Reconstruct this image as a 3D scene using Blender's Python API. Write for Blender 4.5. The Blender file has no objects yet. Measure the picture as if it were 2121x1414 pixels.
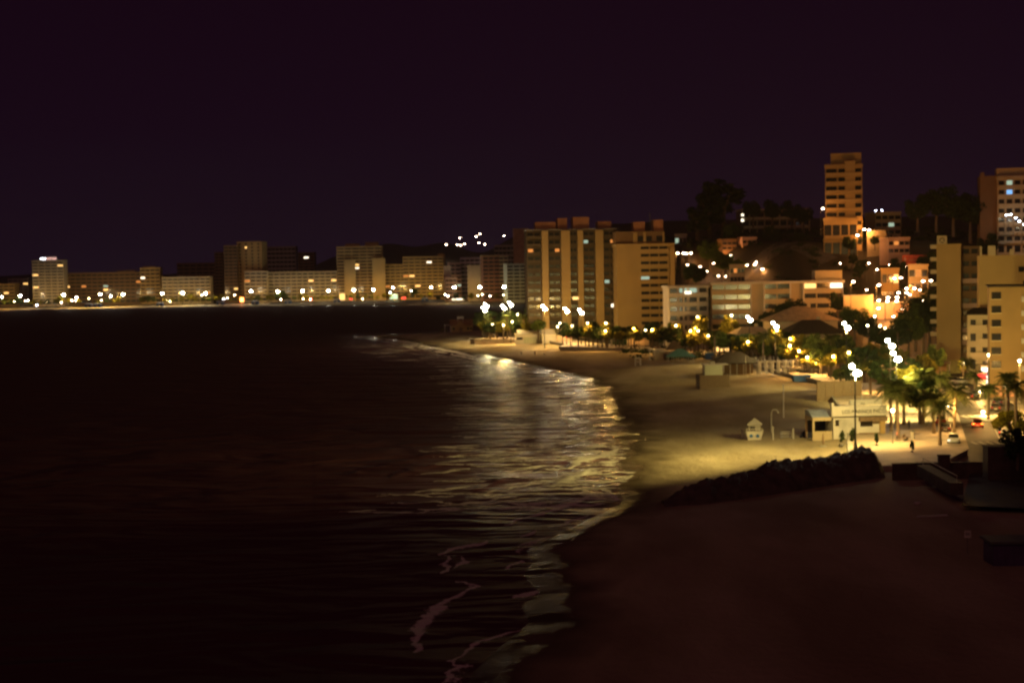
import bpy, bmesh, math, random
import numpy as np
from mathutils import Vector, Matrix, noise as mnoise
R = math.radians
random.seed(7)
SC = bpy.context.scene
COL = SC.collection

# ------------------------------------------------------------------ camera
F_PX, CX, CY, CAM_H = 2946.0, 1060.5, 707.0, 32.0
PITCH, ROLL = math.atan(155 / 2946.0), R(1.0)
FWD = Vector((0, math.cos(PITCH), -math.sin(PITCH)))
UP0 = Vector((0, math.sin(PITCH), math.cos(PITCH)))
RT0 = Vector((1, 0, 0))
RT = RT0 * math.cos(ROLL) - UP0 * math.sin(ROLL)
UP = RT0 * math.sin(ROLL) + UP0 * math.cos(ROLL)
cam_d = bpy.data.cameras.new("camera")
cam_d.sensor_width, cam_d.lens = 36.0, 36.0 * F_PX / 2121.0
cam_d.clip_start, cam_d.clip_end = 1.0, 12000.0
cam_d.dof.use_dof = True                 # the photograph is slightly out of focus everywhere
cam_d.dof.focus_distance = 18.0
cam_d.dof.aperture_fstop = 2.0
cam = bpy.data.objects.new("camera", cam_d)
COL.objects.link(cam)
M3 = Matrix((RT, UP, -FWD)).transposed()
cam.matrix_world = Matrix.Translation((0, 0, CAM_H)) @ M3.to_4x4()
SC.camera = cam
HAZE = 0.00007

# ------------------------------------------------------------------ night sky, glow of the town, exposure
W = bpy.data.worlds.new("World"); SC.world = W; W.use_nodes = True
nt = W.node_tree; nt.nodes.clear()
out = nt.nodes.new("ShaderNodeOutputWorld"); bg = nt.nodes.new("ShaderNodeBackground")
tc = nt.nodes.new("ShaderNodeTexCoord"); sx = nt.nodes.new("ShaderNodeSeparateXYZ")
rp = nt.nodes.new("ShaderNodeValToRGB")
rp.color_ramp.elements[0].position = 0.0; rp.color_ramp.elements[0].color = (0.0105, 0.0046, 0.0135, 1)
rp.color_ramp.elements[1].position = 0.30; rp.color_ramp.elements[1].color = (0.0090, 0.0014, 0.0062, 1)
e = rp.color_ramp.elements.new(0.10); e.color = (0.0100, 0.0027, 0.0100, 1)
nt.links.new(tc.outputs["Generated"], sx.inputs[0]); nt.links.new(sx.outputs["Z"], rp.inputs[0])
nt.links.new(rp.outputs[0], bg.inputs["Color"]); bg.inputs["Strength"].default_value = 0.72
nt.links.new(bg.outputs[0], out.inputs["Surface"])
sun_d = bpy.data.lights.new("glow_fill", "SUN"); sun_d.energy = 0.13; sun_d.angle = R(25); sun_d.color = (1.0, 0.36, 0.27)  # added dim red fill, standing in for the glow of the town
sun = bpy.data.objects.new("glow_fill", sun_d); COL.objects.link(sun)
sun.rotation_euler = (R(60), 0, R(-28))
SC.view_settings.view_transform = 'Standard'; SC.view_settings.look = 'None'
SC.view_settings.exposure = 0.0; SC.view_settings.gamma = 1.0
SC.render.engine = 'CYCLES'
cy = SC.cycles
cy.use_light_tree = True; cy.max_bounces = 4; cy.diffuse_bounces = 2; cy.glossy_bounces = 2
cy.transmission_bounces = 2; cy.transparent_max_bounces = 6
cy.sample_clamp_indirect = 1.5; cy.caustics_reflective = False; cy.caustics_refractive = False
cy.use_denoising = True
cy.filter_width = 1.8

# ------------------------------------------------------------------ photograph pixel -> place
def ray(px, py):
    return RT * ((px - CX) / F_PX) + UP * ((CY - py) / F_PX) + FWD
def at(px, py, Y):
    d = ray(px, py); t = Y / d.y
    return Vector((d.x * t, Y, CAM_H + d.z * t))
def flat(px, py, z):
    d = ray(px, py); t = (z - CAM_H) / d.z
    return Vector((d.x * t, d.y * t, z))
def pxof(p):
    v = Vector(p) - Vector((0, 0, CAM_H)); w = v.dot(FWD)
    return CX + F_PX * v.dot(RT) / w, CY - F_PX * v.dot(UP) / w

# ------------------------------------------------------------------ terrain
COAST = [flat(*q, 0).xy for q in [(985, 1500), (945, 1440), (975, 1388), (1040, 1330), (1092, 1290), (1075, 1255), (1112, 1228), (1080, 1190), (1098, 1163),
         (1085, 1140), (1135, 1113), (1215, 1075), (1284, 1043), (1272, 1010), (1290, 985), (1272, 960), (1284, 930), (1268, 905), (1288, 888),
         (1262, 868), (1252, 840), (1236, 812), (1215, 792), (1150, 774), (1090, 757), (1020, 742), (940, 728), (868, 713), (800, 701)]]
COAST = [Vector((-30, 20)), Vector((-12, 88))] + COAST + [Vector(q) for q in
        [(-66, 672), (-40, 694), (-14, 720), (10, 790), (20, 900), (5, 1060), (-30, 1180), (-130, 1262), (-320, 1300), (-600, 1322), (-1000, 1330), (-1800, 1330), (-3000, 1330)]]
CA = np.array([(v.x, v.y) for v in COAST])
POLY = np.vstack([CA, [(-3000, 6000), (4000, 6000), (4000, -50), (-30, -50)]])
def coast_dist(P):
    P = np.atleast_2d(P); best = np.full(len(P), 1e9)
    for a, b in zip(CA[:-1], CA[1:]):
        ab = b - a; t = np.clip(((P - a) @ ab) / (ab @ ab), 0, 1)
        q = a + t[:, None] * ab
        best = np.minimum(best, np.hypot(P[:, 0] - q[:, 0], P[:, 1] - q[:, 1]))
    ins = np.zeros(len(P), bool); x, y = P[:, 0], P[:, 1]
    for a, b in zip(POLY, np.roll(POLY, -1, 0)):
        c = (a[1] > y) != (b[1] > y)
        with np.errstate(divide='ignore', invalid='ignore'):
            xi = (b[0] - a[0]) * (y - a[1]) / (b[1] - a[1]) + a[0]
        ins ^= c & (x < xi)
    return np.where(ins, best, -best)
def sstep(a, b, v):
    t = np.clip((v - a) / (b - a), 0, 1); return t * t * (3 - 2 * t)
def hgt(P):
    P = np.atleast_2d(np.array(P, float)); x, y = P[:, 0], P[:, 1]
    d = coast_dist(P)
    z = np.where(d < 0, np.maximum(d * 0.06, -3.0), np.minimum(0.058 * d, 2.1 + 0.0 * d))
    z += np.where(d > 4, 0.10 * np.sin(x * 0.31 + 0.7 * np.sin(y * .11)) * np.cos(y * 0.23) + 0.06 * np.sin(x * 1.1 + y * .7), 0) * (y < 700) * (.25 + .75 * sstep(185, 215, y))
    shift = 45 * (1 - sstep(82, 112, x)) + 130 * (1 - sstep(63, 75, x))
    hill = np.interp(y - shift, [425, 450, 520, 560, 700, 1000], [0, 9, 18, 37, 46, 60]) * sstep(18, 62, x - 0.02 * np.maximum(y - 700, 0))
    far = np.interp(y, [1400, 1600, 2000, 2600], [0, 8, 52, 75]) * (0.35 + 0.65 * sstep(-420, -120, x)) * (1 + .16 * np.sin(x * .021) + .1 * np.sin(x * .05 + 1))
    far = far * (d > 0)
    return np.where(d > 6, np.maximum(z + np.where(y > 1250, far, hill), z), z)
def hz(x, y): return float(hgt([(x, y)])[0])
def ground(px, py, z=1.8):
    for _ in range(7):
        p = flat(px, py, z); z = hz(p.x, p.y)
    p.z = z; return p

# ------------------------------------------------------------------ materials
MATS = {}
def mat(name, rgb, rough=0.75, var=0.25, scale=0.5, spec=0.3, bump=0.0, metal=0.0):
    if name in MATS: return MATS[name]
    m = bpy.data.materials.new(name); m.use_nodes = True; n = m.node_tree; b = n.nodes["Principled BSDF"]
    b.inputs["Roughness"].default_value = rough; b.inputs["Metallic"].default_value = metal
    b.inputs["Specular IOR Level"].default_value = spec
    t = n.nodes.new("ShaderNodeTexCoord"); no = n.nodes.new("ShaderNodeTexNoise")
    no.inputs["Scale"].default_value = scale; no.inputs["Detail"].default_value = 5
    r = n.nodes.new("ShaderNodeValToRGB")
    r.color_ramp.elements[0].position = .3; r.color_ramp.elements[1].position = .7
    r.color_ramp.elements[0].color = tuple(c * (1 - var) for c in rgb) + (1,)
    r.color_ramp.elements[1].color = tuple(min(1, c * (1 + var)) for c in rgb) + (1,)
    n.links.new(t.outputs["Object"], no.inputs["Vector"]); n.links.new(no.outputs["Fac"], r.inputs[0])
    n.links.new(r.outputs[0], b.inputs["Base Color"])
    if bump:
        n2 = n.nodes.new("ShaderNodeTexNoise"); n2.inputs["Scale"].default_value = scale * 9
        n.links.new(t.outputs["Object"], n2.inputs["Vector"])
        bp = n.nodes.new("ShaderNodeBump"); bp.inputs["Strength"].default_value = bump; bp.inputs["Distance"].default_value = .2
        n.links.new(n2.outputs["Fac"], bp.inputs["Height"]); n.links.new(bp.outputs[0], b.inputs["Normal"])
    MATS[name] = m; return m
def glow(name, rgb, s):
    if name in MATS: return MATS[name]
    m = bpy.data.materials.new(name); m.use_nodes = True; n = m.node_tree; n.nodes.clear()
    o = n.nodes.new("ShaderNodeOutputMaterial"); e = n.nodes.new("ShaderNodeEmission")
    e.inputs[0].default_value = (*rgb, 1); e.inputs[1].default_value = s
    n.links.new(e.outputs[0], o.inputs[0]); MATS[name] = m; return m

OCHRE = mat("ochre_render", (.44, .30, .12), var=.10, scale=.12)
CREAM = mat("cream_render", (.52, .42, .26), var=.10, scale=.15)
WHITE = mat("white_render", (.68, .64, .56), var=.10, scale=.2)
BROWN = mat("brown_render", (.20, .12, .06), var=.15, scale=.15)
BRICK = mat("brick_render", (.34, .16, .09), var=.2, scale=.3)
GREYW = mat("grey_render", (.34, .32, .30), var=.12, scale=.2)
PINKW = mat("pink_render", (.50, .34, .28), var=.1, scale=.2)
GREENW = mat("pale_green_render", (.50, .54, .40), var=.08, scale=.2)
LILAC = mat("lilac_render", (.50, .44, .52), var=.08, scale=.2)
DARKROOF = mat("dark_tiles", (.028, .017, .012), var=.3, scale=1.5)
TANROOF = mat("tan_tiles", (.30, .22, .14), var=.2, scale=.8)
BAY_SHADE = mat("shaded_bays", (.09, .064, .034), var=.2, scale=.5)  # shade of the slab's recessed bays put into the colour
GLASS = mat("dark_glass", (.022, .02, .02), rough=.15, var=.4, scale=.4, spec=.5)
METAL = mat("painted_metal", (.10, .10, .10), rough=.5)
PALEM = mat("pale_metal", (.55, .53, .48), rough=.5)
WOOD = mat("wood", (.22, .15, .09), var=.3, scale=3)
CONC = mat("concrete", (.34, .32, .29), var=.18, scale=.8)
PAVE = mat("paving", (.44, .36, .28), var=.16, scale=.5, bump=.1)
ASPH = mat("asphalt", (.085, .078, .07), var=.25, scale=.6, rough=.6, bump=.15)
PAINT = mat("road_paint", (.6, .58, .52), var=.2, scale=2)
BLUE = mat("blue_paint", (.06, .16, .38), var=.15, scale=1)
TARP = mat("navy_tarpaulin", (.02, .02, .045), var=.3, scale=2)
BLACK = mat("black_paint", (.02, .02, .02), rough=.4)
REDP = mat("red_paint", (.4, .03, .03), rough=.35)
TYRE = mat("tyre_rubber", (.02, .02, .02), rough=.9)
GREENC = mat("green_canvas", (.10, .24, .20), var=.15, scale=1)
THATCH = mat("thatch", (.13, .09, .055), var=.35, scale=3, bump=.4)
REED = mat("reed_fence", (.20, .145, .09), var=.3, scale=4, bump=.4)
ROCK = mat("rock", (.11, .085, .07), var=.4, scale=.7, bump=.5)
BARK = mat("bark", (.14, .10, .07), var=.3, scale=3, bump=.3)
PALMBARK = mat("palm_bark", (.20, .14, .09), var=.3, scale=4, bump=.4)
W_WARM = glow("lit_window_warm", (1.0, .55, .16), 2.2)
W_ORNG = glow("lit_window_orange", (1.0, .34, .07), .9)
W_TEAL = glow("lit_window_teal", (.72, .95, .70), .55)
W_WHITE = glow("lit_window_white", (1.0, .86, .62), 2.6)
W_BLUE = glow("lit_window_blue", (.25, .55, 1.0), 1.1)
L_WHITE = glow("lamp_glass_white", (1.0, .93, .72), 110)
L_SOD = glow("lamp_glass_sodium", (1.0, .72, .50), 40)
L_BLUE = glow("lamp_glass_blue", (.72, .8, 1.0), 40)
L_GLOBE = glow("lamp_globe", (1.0, .80, .42), 28)
N_RED = glow("neon_red", (1.0, .06, .04), 3.0)
N_WHITE = glow("sign_white", (.9, .92, 1.0), 8)
N_PINK = glow("sign_pink", (1.0, .55, .45), 1.6)
TAIL = glow("tail_lamp", (1.0, .16, .02), 10)

def foliage(name, rgb):
    m = bpy.data.materials.new(name); m.use_nodes = True; n = m.node_tree; n.nodes.clear()
    o = n.nodes.new("ShaderNodeOutputMaterial"); d = n.nodes.new("ShaderNodeBsdfDiffuse"); t = n.nodes.new("ShaderNodeBsdfTranslucent")
    mx = n.nodes.new("ShaderNodeMixShader"); mx.inputs[0].default_value = .35
    g = n.nodes.new("ShaderNodeNewGeometry"); r = n.nodes.new("ShaderNodeValToRGB")
    r.color_ramp.elements[0].color = tuple(c * .6 for c in rgb) + (1,); r.color_ramp.elements[1].color = tuple(c * 1.5 for c in rgb) + (1,)
    n.links.new(g.outputs["Random Per Island"], r.inputs[0])
    n.links.new(r.outputs[0], d.inputs[0]); n.links.new(r.outputs[0], t.inputs[0])
    n.links.new(d.outputs[0], mx.inputs[1]); n.links.new(t.outputs[0], mx.inputs[2]); n.links.new(mx.outputs[0], o.inputs[0])
    return m
LEAF = foliage("leaves", (.095, .135, .032)); LEAF_LIT = foliage("leaves_lamplit", (.19, .17, .025)); LEAFD = foliage("leaves_dark", (.035, .055, .02))  # the yellower leaves carry globe lamp light in their colour
FROND = foliage("palm_leaves", (.085, .095, .03))

# ------------------------------------------------------------------ mesh helpers
class MB:
    def __init__(s): s.v, s.f = [], []
    def add(s, vs, fs):
        o = len(s.v); s.v += [tuple(q) for q in vs]; s.f += [tuple(i + o for i in q) for q in fs]; return s
    def box(s, x0, x1, y0, y1, z0, z1):
        return s.add([(x0, y0, z0), (x1, y0, z0), (x1, y1, z0), (x0, y1, z0), (x0, y0, z1), (x1, y0, z1), (x1, y1, z1), (x0, y1, z1)],
                     [(0, 3, 2, 1), (4, 5, 6, 7), (0, 1, 5, 4), (1, 2, 6, 5), (2, 3, 7, 6), (3, 0, 4, 7)])
    def prism(s, poly, z0, z1):
        n = len(poly); a = sum(p[0] * q[1] - q[0] * p[1] for p, q in zip(poly, poly[1:] + poly[:1]))
        if a < 0: poly = poly[::-1]
        return s.add([(x, y, z0) for x, y in poly] + [(x, y, z1) for x, y in poly],
                     [tuple(range(n))[::-1], tuple(range(n, 2 * n))] + [(i, (i + 1) % n, n + (i + 1) % n, n + i) for i in range(n)])
    def xprism(s, prof, x0, x1):          # profile in (y, z), extruded along x
        n = len(prof); a = sum(p[0] * q[1] - q[0] * p[1] for p, q in zip(prof, prof[1:] + prof[:1]))
        if a < 0: prof = prof[::-1]
        return s.add([(x0, y, z) for y, z in prof] + [(x1, y, z) for y, z in prof],
                     [tuple(range(n))[::-1], tuple(range(n, 2 * n))] + [(i, (i + 1) % n, n + (i + 1) % n, n + i) for i in range(n)])
    def tube(s, pts, rad, n=8):
        pts = [Vector(p) for p in pts]; rad = rad if isinstance(rad, (list, tuple)) else [rad] * len(pts)
        rings = []
        for i, p in enumerate(pts):
            t = (pts[min(i + 1, len(pts) - 1)] - pts[max(i - 1, 0)]).normalized()
            a = t.cross(Vector((0, 0, 1)) if abs(t.z) < .9 else Vector((1, 0, 0))).normalized(); b = t.cross(a)
            rings += [p + (a * math.cos(2 * math.pi * k / n) + b * math.sin(2 * math.pi * k / n)) * rad[i] for k in range(n)]
        m = len(pts)
        fs = [(i * n + k, i * n + (k + 1) % n, (i + 1) * n + (k + 1) % n, (i + 1) * n + k) for i in range(m - 1) for k in range(n)]
        return s.add(rings, fs + [tuple(range(n))[::-1], tuple((m - 1) * n + k for k in range(n))])
    def ball(s, c, r, nu=8, nv=6):
        r = r if isinstance(r, (tuple, list)) else (r, r, r); vs = [(c[0], c[1], c[2] - r[2])]; fs = []
        for j in range(1, nv):
            th = math.pi * j / nv - math.pi / 2
            vs += [(c[0] + r[0] * math.cos(th) * math.cos(2 * math.pi * k / nu), c[1] + r[1] * math.cos(th) * math.sin(2 * math.pi * k / nu), c[2] + r[2] * math.sin(th)) for k in range(nu)]
        vs.append((c[0], c[1], c[2] + r[2]))
        fs += [(0, 1 + (k + 1) % nu, 1 + k) for k in range(nu)]
        for j in range(nv - 2):
            fs += [(1 + j * nu + k, 1 + j * nu + (k + 1) % nu, 1 + (j + 1) * nu + (k + 1) % nu, 1 + (j + 1) * nu + k) for k in range(nu)]
        o = 1 + (nv - 2) * nu
        return s.add(vs, fs + [(o + k, o + (k + 1) % nu, len(vs) - 1) for k in range(nu)])
    def hip(s, x0, x1, y0, y1, z0, z1, ridge=.4, th=.25):
        cx0, cx1, cyy = x0 + (x1 - x0) * (1 - ridge) / 2, x1 - (x1 - x0) * (1 - ridge) / 2, (y0 + y1) / 2
        return s.add([(x0, y0, z0), (x1, y0, z0), (x1, y1, z0), (x0, y1, z0), (cx0, cyy, z1), (cx1, cyy, z1),
                      (x0, y0, z0 - th), (x1, y0, z0 - th), (x1, y1, z0 - th), (x0, y1, z0 - th)],
                     [(0, 1, 5, 4), (1, 2, 5), (2, 3, 4, 5), (3, 0, 4), (9, 8, 7, 6), (6, 7, 1, 0), (7, 8, 2, 1), (8, 9, 3, 2), (9, 6, 0, 3)])
    def mesh(s, name):
        m = bpy.data.meshes.new(name); m.from_pydata(s.v, [], s.f); m.update(); return m
    def build(s, name, material, parent=None, loc=None, bevel=0.0, smooth=False):
        return ob(name, s.mesh(name), material, parent, loc, bevel, smooth)
def ob(name, mesh, material=None, parent=None, loc=None, bevel=0.0, smooth=False):
    o = bpy.data.objects.new(name, mesh); COL.objects.link(o)
    if material and not mesh.materials: mesh.materials.append(material)
    if parent: o.parent = parent
    if loc: o.location = loc
    if bevel:
        b = o.modifiers.new("bevel", 'BEVEL'); b.width = bevel; b.segments = 2; b.limit_method = 'ANGLE'
    if smooth:
        for p in mesh.polygons: p.use_smooth = True
    return o
def tag(o, label, cat, group=None, kind=None):
    o["label"] = label; o["category"] = cat
    if group: o["group"] = group
    if kind: o["kind"] = kind
    return o
def struct(o, kind='structure'): o["kind"] = kind; return o
def empty(name, loc, rz=0.0):
    o = bpy.data.objects.new(name, None); COL.objects.link(o); o.location = loc; o.rotation_euler = (0, 0, rz); o.empty_display_size = .5
    return o
def copy_tree(o, parent=None):
    c = o.copy(); COL.objects.link(c); c.parent = parent
    for ch in list(o.children): copy_tree(ch, c)
    return c
def lamp(parent, loc, power, color, rad=.25, kind='POINT', aim=None, size=160, blend=.25):
    l = bpy.data.lights.new("lamp_light", kind); l.energy = power; l.color = color; l.shadow_soft_size = rad
    o = bpy.data.objects.new("lamp_light", l); COL.objects.link(o); o.parent = parent; o.location = loc
    if kind == 'SPOT':
        l.spot_size = R(size); l.spot_blend = blend
        o.rotation_euler = Vector(aim).to_track_quat('-Z', 'Y').to_euler()
    return o
ORD = ["first", "second", "third", "fourth", "fifth", "sixth", "seventh", "eighth", "ninth", "tenth", "eleventh", "twelfth", "thirteenth", "fourteenth", "fifteenth", "sixteenth", "seventeenth", "eighteenth", "nineteenth", "twentieth"] + ["%s" % w for w in "twenty-first twenty-second twenty-third twenty-fourth twenty-fifth twenty-sixth twenty-seventh twenty-eighth twenty-ninth thirtieth".split()] + ["later"] * 40
NUM = "zero one two three four five six seven eight nine ten eleven twelve thirteen fourteen fifteen sixteen seventeen eighteen nineteen twenty".split() + ["many"] * 60
PENDING = []
def later(o, base, cat, group=None): PENDING.append((o, base)); return tag(o, base, cat, group)
def settle_labels():
    by = {}
    for o, base in PENDING: by.setdefault(base, []).append(o)
    for base, os_ in by.items():
        if len(os_) < 2: continue
        os_.sort(key=lambda o: pxof(o.location)[0]); n = len(os_)
        for i, o in enumerate(os_):
            w = ("leftmost of the %s" % NUM[n] if i == 0 else "rightmost of the %s" % NUM[n] if i == n - 1 else "%s of %s from the left" % (ORD[i], NUM[n]))
            o["label"] = base + ", " + w
        

# ------------------------------------------------------------------ ground, sea
def build_ground():
    cols = np.linspace(-420, 2700, 300); rows = 62 * (2700 / 62.) ** (np.linspace(0, 1, 380))
    m = (cols - CX) / F_PX
    X = m[None, :] * rows[:, None]; Y = np.repeat(rows[:, None], len(cols), 1)
    P = np.stack([X.ravel(), Y.ravel()], 1); Z = hgt(P); d = coast_dist(P)
    nc = len(cols)
    sets = {'beach': [], 'hillside': []}
    landward = np.interp(P[:, 1], [0, 200, 216, 262, 343, 367, 436, 469, 491, 508, 526, 548, 566, 572, 600, 660, 690], [400, 400, 54, 64, 77, 74, 67, 56, 42, 19, 22, 17, 5, -10, -8, -8, 30])
    sand = ((P[:, 0] < landward) & (P[:, 1] < 700)) | ((P[:, 1] > 1200) & (d < 24))
    for i in range(len(rows) - 1):
        for j in range(nc - 1):
            a = i * nc + j; q = (a, a + 1, a + nc + 1, a + nc)
            if max(d[k] for k in q) < -25: continue
            sets['beach' if sand[a] else 'hillside'].append(q)
    res = {}
    for nm, fs in sets.items():
        use = np.unique(np.array(fs).ravel()); idx = -np.ones(len(P), int); idx[use] = np.arange(len(use))
        me = bpy.data.meshes.new(nm)
        me.from_pydata(np.column_stack([P[use], Z[use]]).tolist(), [], [tuple(idx[k] for k in q) for q in fs]); me.update()
        o = bpy.data.objects.new(nm, me); COL.objects.link(o); struct(o); res[nm] = o
        for p in me.polygons: p.use_smooth = True
    return res
G = build_ground()

def sand_material():
    m = bpy.data.materials.new("sand"); m.use_nodes = True; n = m.node_tree; b = n.nodes["Principled BSDF"]; b.inputs["Specular IOR Level"].default_value = .04
    g = n.nodes.new("ShaderNodeNewGeometry"); sx = n.nodes.new("ShaderNodeSeparateXYZ"); n.links.new(g.outputs["Position"], sx.inputs[0])
    n1 = n.nodes.new("ShaderNodeTexNoise"); n1.inputs["Scale"].default_value = .09; n1.inputs["Detail"].default_value = 6
    mp = n.nodes.new("ShaderNodeMapping"); mp.inputs["Scale"].default_value = (1, .35, 1)
    n.links.new(g.outputs["Position"], mp.inputs[0]); n.links.new(mp.outputs[0], n1.inputs["Vector"])
    r1 = n.nodes.new("ShaderNodeValToRGB"); r1.color_ramp.elements[0].position = .38; r1.color_ramp.elements[1].position = .64
    r1.color_ramp.elements[0].color = (.34, .275, .18, 1); r1.color_ramp.elements[1].color = (.52, .435, .30, 1)
    n.links.new(n1.outputs[0], r1.inputs[0])
    ad = n.nodes.new("ShaderNodeMath"); ad.operation = 'MULTIPLY_ADD'; ad.inputs[1].default_value = -.62
    n3 = n.nodes.new("ShaderNodeTexNoise"); n3.inputs["Scale"].default_value = .12; n.links.new(g.outputs["Position"], n3.inputs["Vector"])
    n.links.new(n3.outputs[0], ad.inputs[0]); n.links.new(sx.outputs["Z"], ad.inputs[2])
    wet = n.nodes.new("ShaderNodeMapRange"); wet.inputs["From Min"].default_value = -.18; wet.inputs["From Max"].default_value = .22
    n.links.new(ad.outputs[0], wet.inputs["Value"])
    mx = n.nodes.new("ShaderNodeMix"); mx.data_type = 'RGBA'; mx.inputs["A"].default_value = (.10, .075, .05, 1)
    n.links.new(wet.outputs[0], mx.inputs["Factor"]); n.links.new(r1.outputs[0], mx.inputs["B"]); n.links.new(mx.outputs["Result"], b.inputs["Base Color"])
    fl = n.nodes.new("ShaderNodeMapRange"); fl.inputs["From Min"].default_value = -.30; fl.inputs["From Max"].default_value = -.12; fl.inputs["To Min"].default_value = .22; fl.inputs["To Max"].default_value = 0
    n.links.new(ad.outputs[0], fl.inputs["Value"]); 
    n4 = n.nodes.new("ShaderNodeTexNoise"); n4.inputs["Scale"].default_value = 1.0; n4.inputs["Detail"].default_value = 7; n4.inputs["Roughness"].default_value = .6; n4.inputs["Distortion"].default_value = .5
    mp4 = n.nodes.new("ShaderNodeMapping"); mp4.inputs["Scale"].default_value = (.13, .42, 1); mp4.inputs["Rotation"].default_value = (0, 0, R(-22)); n.links.new(g.outputs["Position"], mp4.inputs[0]); n.links.new(mp4.outputs[0], n4.inputs["Vector"])
    f2 = n.nodes.new("ShaderNodeMapRange"); f2.inputs["From Min"].default_value = .44; f2.inputs["From Max"].default_value = .78; n.links.new(n4.outputs[0], f2.inputs["Value"])
    fm = n.nodes.new("ShaderNodeMath"); fm.operation = 'MULTIPLY'; n.links.new(fl.outputs[0], fm.inputs[0]); n.links.new(f2.outputs[0], fm.inputs[1]); n.links.new(fm.outputs[0], b.inputs["Specular IOR Level"])      # only the thin film of water at the very edge shines
    rr = n.nodes.new("ShaderNodeMapRange"); rr.inputs["To Min"].default_value = .24; rr.inputs["To Max"].default_value = .9
    n.links.new(wet.outputs[0], rr.inputs["Value"]); n.links.new(rr.outputs[0], b.inputs["Roughness"])
    n2 = n.nodes.new("ShaderNodeTexNoise"); n2.inputs["Scale"].default_value = .9; n2.inputs["Detail"].default_value = 6; n2.inputs["Roughness"].default_value = .65; n.links.new(g.outputs["Position"], n2.inputs["Vector"])
    bp = n.nodes.new("ShaderNodeBump"); bp.inputs["Distance"].default_value = .6
    ms = n.nodes.new("ShaderNodeMath"); ms.operation = 'MULTIPLY_ADD'; ms.inputs[1].default_value = .5; ms.inputs[2].default_value = .08; n.links.new(wet.outputs[0], ms.inputs[0])
    n.links.new(ms.outputs[0], bp.inputs["Strength"]); n.links.new(n2.outputs[0], bp.inputs["Height"]); n.links.new(bp.outputs[0], b.inputs["Normal"])
    return m
G['beach'].data.materials.append(sand_material())
G['hillside'].data.materials.append(mat("dry_hillside", (.035, .028, .016), var=.45, scale=.05, bump=.3))

def sea_material():
    m = bpy.data.materials.new("sea_water"); m.use_nodes = True; n = m.node_tree; b = n.nodes["Principled BSDF"]
    b.inputs["IOR"].default_value = 1.33
    at_ = n.nodes.new("ShaderNodeAttribute"); at_.attribute_name = "near"
    def mr(sock, a, c):
        r = n.nodes.new("ShaderNodeMapRange"); r.inputs["To Min"].default_value = a; r.inputs["To Max"].default_value = c
        n.links.new(sock, r.inputs["Value"]); return r.outputs[0]
    g = n.nodes.new("ShaderNodeNewGeometry"); mp = n.nodes.new("ShaderNodeMapping"); mp.inputs["Scale"].default_value = (.040, .115, 1); mp.inputs["Rotation"].default_value = (0, 0, R(-14))
    n.links.new(g.outputs["Position"], mp.inputs[0])
    a = n.nodes.new("ShaderNodeTexNoise"); a.inputs["Scale"].default_value = 1.0; a.inputs["Detail"].default_value = 2.5; a.inputs["Distortion"].default_value = .8
    c = n.nodes.new("ShaderNodeTexNoise"); c.inputs["Scale"].default_value = 4.2; c.inputs["Detail"].default_value = 3
    n.links.new(mp.outputs[0], a.inputs["Vector"]); n.links.new(mp.outputs[0], c.inputs["Vector"])
    mx = n.nodes.new("ShaderNodeMath"); mx.operation = 'MULTIPLY_ADD'; mx.inputs[1].default_value = .10
    n.links.new(c.outputs[0], mx.inputs[0]); n.links.new(a.outputs[0], mx.inputs[2])
    bp = n.nodes.new("ShaderNodeBump"); bp.inputs["Strength"].default_value = 1.0; bp.inputs["Distance"].default_value = 3.2
    n.links.new(mx.outputs[0], bp.inputs["Height"]); n.links.new(bp.outputs[0], b.inputs["Normal"])
    # broken foam and painted glints: the attribute places both, the noise tears them up
    fo = n.nodes.new("ShaderNodeAttribute"); fo.attribute_name = "foam"
    no = n.nodes.new("ShaderNodeTexNoise"); no.inputs["Scale"].default_value = 2.0; no.inputs["Detail"].default_value = 9; no.inputs["Roughness"].default_value = .7
    mp2 = n.nodes.new("ShaderNodeMapping"); mp2.inputs["Scale"].default_value = (1, .6, 1); n.links.new(g.outputs["Position"], mp2.inputs[0]); n.links.new(mp2.outputs[0], no.inputs["Vector"])
    s1 = n.nodes.new("ShaderNodeMath"); s1.operation = 'ADD'; n.links.new(fo.outputs["Fac"], s1.inputs[0]); n.links.new(no.outputs[0], s1.inputs[1])
    fm = n.nodes.new("ShaderNodeMapRange"); fm.inputs["From Min"].default_value = .86; fm.inputs["From Max"].default_value = 1.0; n.links.new(s1.outputs[0], fm.inputs["Value"])
    cm = n.nodes.new("ShaderNodeMix"); cm.data_type = 'RGBA'; cm.inputs["A"].default_value = (.105, .045, .058, 1); cm.inputs["B"].default_value = (.80, .78, .72, 1)
    n.links.new(fm.outputs[0], cm.inputs["Factor"]); n.links.new(cm.outputs["Result"], b.inputs["Base Color"])
    ro = n.nodes.new("ShaderNodeMix"); ro.data_type = 'FLOAT'; n.links.new(fm.outputs[0], ro.inputs["Factor"]); n.links.new(mr(at_.outputs["Fac"], .72, .11), ro.inputs["A"]); ro.inputs["B"].default_value = .85
    n.links.new(ro.outputs["Result"], b.inputs["Roughness"]); n.links.new(mr(at_.outputs["Fac"], .02, .17), b.inputs["Specular IOR Level"])
    return m
SEA = sea_material()
struct(MB().add([(-2500, -200, 0), (2500, -200, 0), (2500, 3000, 0), (-2500, 3000, 0)], [(0, 1, 2, 3)]).build("sea", SEA))
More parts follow.
